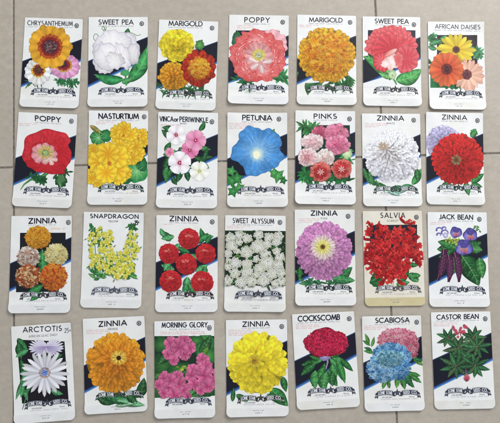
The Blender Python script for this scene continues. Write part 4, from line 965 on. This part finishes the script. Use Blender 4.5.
c = Card((3,5), 'seed packet lettered SCABIOSA with a blue head in front of a pink one')
c.band(); c.head('SCABIOSA', 77, 221, 46, 19, 42, wt=.20, sp=.22, red=30, redn=3, mk=(235,29))
c.begin('printed_foliage')
for a in ((50,140,250,50,14),(55,145,215,40,12),(60,150,285,46,12),(62,165,200,36,12),(70,175,190,44,14),(235,190,40,60,20),(240,200,10,44,14),(200,260,60,70,26),(190,270,80,60,24),(210,250,40,80,22),(120,290,110,40,16),(130,290,80,36,14),(175,265,100,60,22),(225,260,15,44,16),(215,290,50,40,14)): c.leaf(*a, c.rng.choice(((34,110,60),(56,136,60),(80,150,60))), .05, 4, tooth=.25)
c.ribbon([(190,255),(180,290),(172,315)], 4, (110,150,70)); c.ribbon([(140,290),(128,320)], 4, (90,140,70)); c.up(1)
c.begin('printed_flower', 'pink scabious head'); c.fluff(172, 118, 86, 50, 190, 9.5, [(222,130,150),(232,160,172),(206,100,126)], petals=5); c.fluff(228, 145, 32, 50, 80, 9.5, [(214,110,134),(226,140,156),(196,84,112)], petals=5)
c.begin('printed_flower', 'blue scabious head'); c.fluff(145, 190, 82, 58, 200, 10, [(96,158,208),(130,184,222),(70,130,190)], petals=5); c.fluff(108, 240, 66, 58, 150, 13, [(104,166,216),(150,196,228),(78,140,198)], petals=5); c.fluff(178, 232, 42, 56, 80, 13, [(96,158,210),(136,188,224),(70,130,190)], petals=5); c.fluff(138, 200, 56, 36, 110, 8, [(110,170,190),(140,190,200),(80,140,170)], petals=4)
c.banner(); c.end()

c = Card((3,6), 'seed packet lettered CASTOR BEAN with star-shaped green leaves and red seed clusters')
c.band(v=(.49,.22,.80,.51)); c.head('CASTOR BEAN', 42, 222, 41, 19, 37, wt=.19, sp=.22, red=30, redn=3, mk=(231,31))
c.begin('printed_foliage')
def castor(c, x, y, R, n=8, a0=0):
    for q in range(n):
        a = a0+360*q/n; k = 1.12-.25*abs(math.sin(math.radians(a)))
        c.leaf(x, y, a, R*k*c.rng.uniform(.9, 1.1), R*.33, c.rng.choice(((30,92,52),(44,112,64),(24,76,46),(66,92,58))), c.rng.uniform(-.12,.12), 6, c.rng.choice(((56,126,76),(44,100,60),(70,96,62))))
    c.blob(x, y, 4, 4, flat((150,70,80)), 0, nr=2, nt=10)
c.ribbon([(165,300),(166,230),(160,180),(150,130),(140,90)], 6, (140,60,72), w2=3); c.ribbon([(166,235),(200,205),(205,150)], 3, (120,80,80)); c.ribbon([(166,240),(125,235)], 3, (120,80,80)); c.up(1)
castor(c, 165, 205, 52, 9, 25); castor(c, 90, 122, 50, 8, 20); castor(c, 200, 118, 56, 9, 0); castor(c, 135, 165, 66, 9, 10); castor(c, 215, 160, 60, 9, 30); castor(c, 125, 240, 70, 9, 5); castor(c, 205, 240, 62, 9, 15)
c.begin('printed_seed_cluster')
for q in range(26):
    x, y = c.rng.choice(((118,85),(128,98),(150,82),(148,100),(165,72),(110,72),(128,122),(140,92),(158,98))); x += c.rng.uniform(-7,7); y += c.rng.uniform(-6,6)
    c.blob(x, y, 5.6, 5.6, flat((220,110,126),(172,40,64)), .08, freq=(5,7), nr=3, nt=14)
c.begin('printed_seed_cluster'); 
for q in range(6): c.petal(170, 305, -PI/2+(q-2.5)*.25, 34-abs(q-2.5)*5, 9, (150,40,60), (214,110,124), .3, c.lv+q%3)
c.up(3)
c.banner(); c.end()


# ------------------------------------------------------------ tiled floor --
def tile_mat():
    m, nt, b = new_mat('taupe_ceramic_tile')
    n1 = noise(nt, 5, 5, .6); n2 = noise(nt, 130, 5, .7); n3 = noise(nt, 55, 5, .7, stretch=(1, 2, 1))
    r = ramp(nt, n1.outputs[0], [(.3, lin((169,159,146))), (.7, lin((182,172,159)))])
    def mixin(src, col_out, lo, hi):
        mr = nt.nodes.new('ShaderNodeMapRange'); mr.inputs[1].default_value = .3; mr.inputs[2].default_value = .7
        mr.inputs[3].default_value = lo; mr.inputs[4].default_value = hi
        nt.links.new(src, mr.inputs[0]); v = nt.nodes.new('ShaderNodeVectorMath'); v.operation = 'SCALE'
        nt.links.new(col_out, v.inputs[0]); nt.links.new(mr.outputs[0], v.inputs['Scale']); return v.outputs[0]
    o = mixin(n2.outputs[0], r.outputs[0], .92, 1.07); o = mixin(n3.outputs[0], o, .93, 1.06)
    n6 = noise(nt, 260, 6, .85); sp = nt.nodes.new('ShaderNodeMapRange'); sp.inputs[1].default_value = .66; sp.inputs[2].default_value = .74; sp.inputs[4].default_value = .55
    nt.links.new(n6.outputs[0], sp.inputs[0]); mx = nt.nodes.new('ShaderNodeMix'); mx.data_type = 'RGBA'; mx.inputs['B'].default_value = (.10, .085, .07, 1)
    nt.links.new(o, mx.inputs['A']); nt.links.new(sp.outputs[0], mx.inputs['Factor'])
    n7 = noise(nt, 9, 6, .7); s7 = nt.nodes.new('ShaderNodeMapRange'); s7.inputs[1].default_value = .55; s7.inputs[2].default_value = .75; s7.inputs[4].default_value = .6
    nt.links.new(n7.outputs[0], s7.inputs[0]); m7 = nt.nodes.new('ShaderNodeMix'); m7.data_type = 'RGBA'; m7.blend_type = 'MULTIPLY'; m7.inputs['B'].default_value = (.80, .76, .70, 1)
    nt.links.new(mx.outputs['Result'], m7.inputs['A']); nt.links.new(s7.outputs[0], m7.inputs['Factor'])
    nt.links.new(m7.outputs['Result'], b.inputs['Base Color'])
    b.inputs['Roughness'].default_value = .42; b.inputs['Specular IOR Level'].default_value = .35
    bp = nt.nodes.new('ShaderNodeBump'); bp.inputs['Strength'].default_value = .25; bp.inputs['Distance'].default_value = .0006
    nt.links.new(n2.outputs[0], bp.inputs['Height']); nt.links.new(bp.outputs[0], b.inputs['Normal'])
    return m
def grout_mat():
    m, nt, b = new_mat('dark_grout'); n = noise(nt, 200, 4)
    r = ramp(nt, n.outputs[0], [(.3, lin((92,87,80))), (.7, lin((134,126,116)))])
    nt.links.new(r.outputs[0], b.inputs['Base Color']); b.inputs['Roughness'].default_value = .9
    return m
def build_floor():
    T = .514; gw = .0023; r = .0010; N = 6; V = []; F = []; MI = []
    def box(x0, y0, x1, y1):
        n = len(V)
        for ins, z in ((0, -.006), (0, -r), (r*.3, -r*.3), (r, 0)):
            V.extend([(x0+ins, y0+ins, z), (x1-ins, y0+ins, z), (x1-ins, y1-ins, z), (x0+ins, y1-ins, z)])
        for k in range(3):
            for i in range(4):
                a = n+k*4+i; b_ = n+k*4+(i+1) % 4; F.append((a, b_, b_+4, a+4)); MI.append(0)
        F.append(tuple(n+12+i for i in range(4))); MI.append(0)
    for i in range(-N, N):
        for j in range(-N, N): box(i*T+gw/2, j*T+gw/2, (i+1)*T-gw/2, (j+1)*T-gw/2)
    n = len(V); L = N*T; V.extend([(-L,-L,-.0009),(L,-L,-.0009),(L,L,-.0009),(-L,L,-.0009)]); F.append((n,n+1,n+2,n+3)); MI.append(1)
    me = bpy.data.meshes.new('floor'); me.from_pydata(V, [], F); me.materials.append(tile_mat()); me.materials.append(grout_mat())
    me.polygons.foreach_set('material_index', MI); me.update()
    o = bpy.data.objects.new('floor', me); COL.objects.link(o); o['kind'] = 'structure'
    o['label'] = 'taupe ceramic tile floor with thin dark grout lines'
    o.location = (-.3052, .1615, 0); o.rotation_euler = (0, 0, math.radians(1.9))
build_floor()

# ------------------------------------------------------- light and camera --
w = bpy.data.worlds.new('World'); scene.world = w; w.use_nodes = True
bg = w.node_tree.nodes['Background']; bg.inputs[0].default_value = (.90, .95, 1.0, 1); bg.inputs[1].default_value = .62
def area(name, loc, tgt, size, energy, col):
    l = bpy.data.lights.new(name, 'AREA'); l.shape = 'RECTANGLE'; l.size, l.size_y = size; l.energy = energy; l.color = col
    o = bpy.data.objects.new(name, l); COL.objects.link(o); o.location = loc
    o.rotation_euler = (Vector(tgt)-Vector(loc)).to_track_quat('-Z', 'Y').to_euler()
area('window_light', (.90, 1.40, 1.50), (0.15, .15, 0), (1.2, .9), 33.5, (1.0, .995, .985))

cam = bpy.data.cameras.new('camera'); co = bpy.data.objects.new('camera', cam); COL.objects.link(co)
cam.sensor_width = 36; cam.sensor_fit = 'HORIZONTAL'; cam.angle = math.radians(38); cam.clip_start = .01; cam.clip_end = 50
Rm = Matrix.Rotation(math.radians(-1.25), 4, 'Y') @ Matrix.Rotation(math.radians(5.75), 4, 'X')
co.matrix_world = Matrix.Translation((0, 0, 1.0)) @ Rm
scene.camera = co
scene.render.resolution_x, scene.render.resolution_y = 1024, 866
scene.view_settings.view_transform = 'Standard'; scene.view_settings.look = 'None'
scene.view_settings.exposure = 0; scene.view_settings.gamma = 1
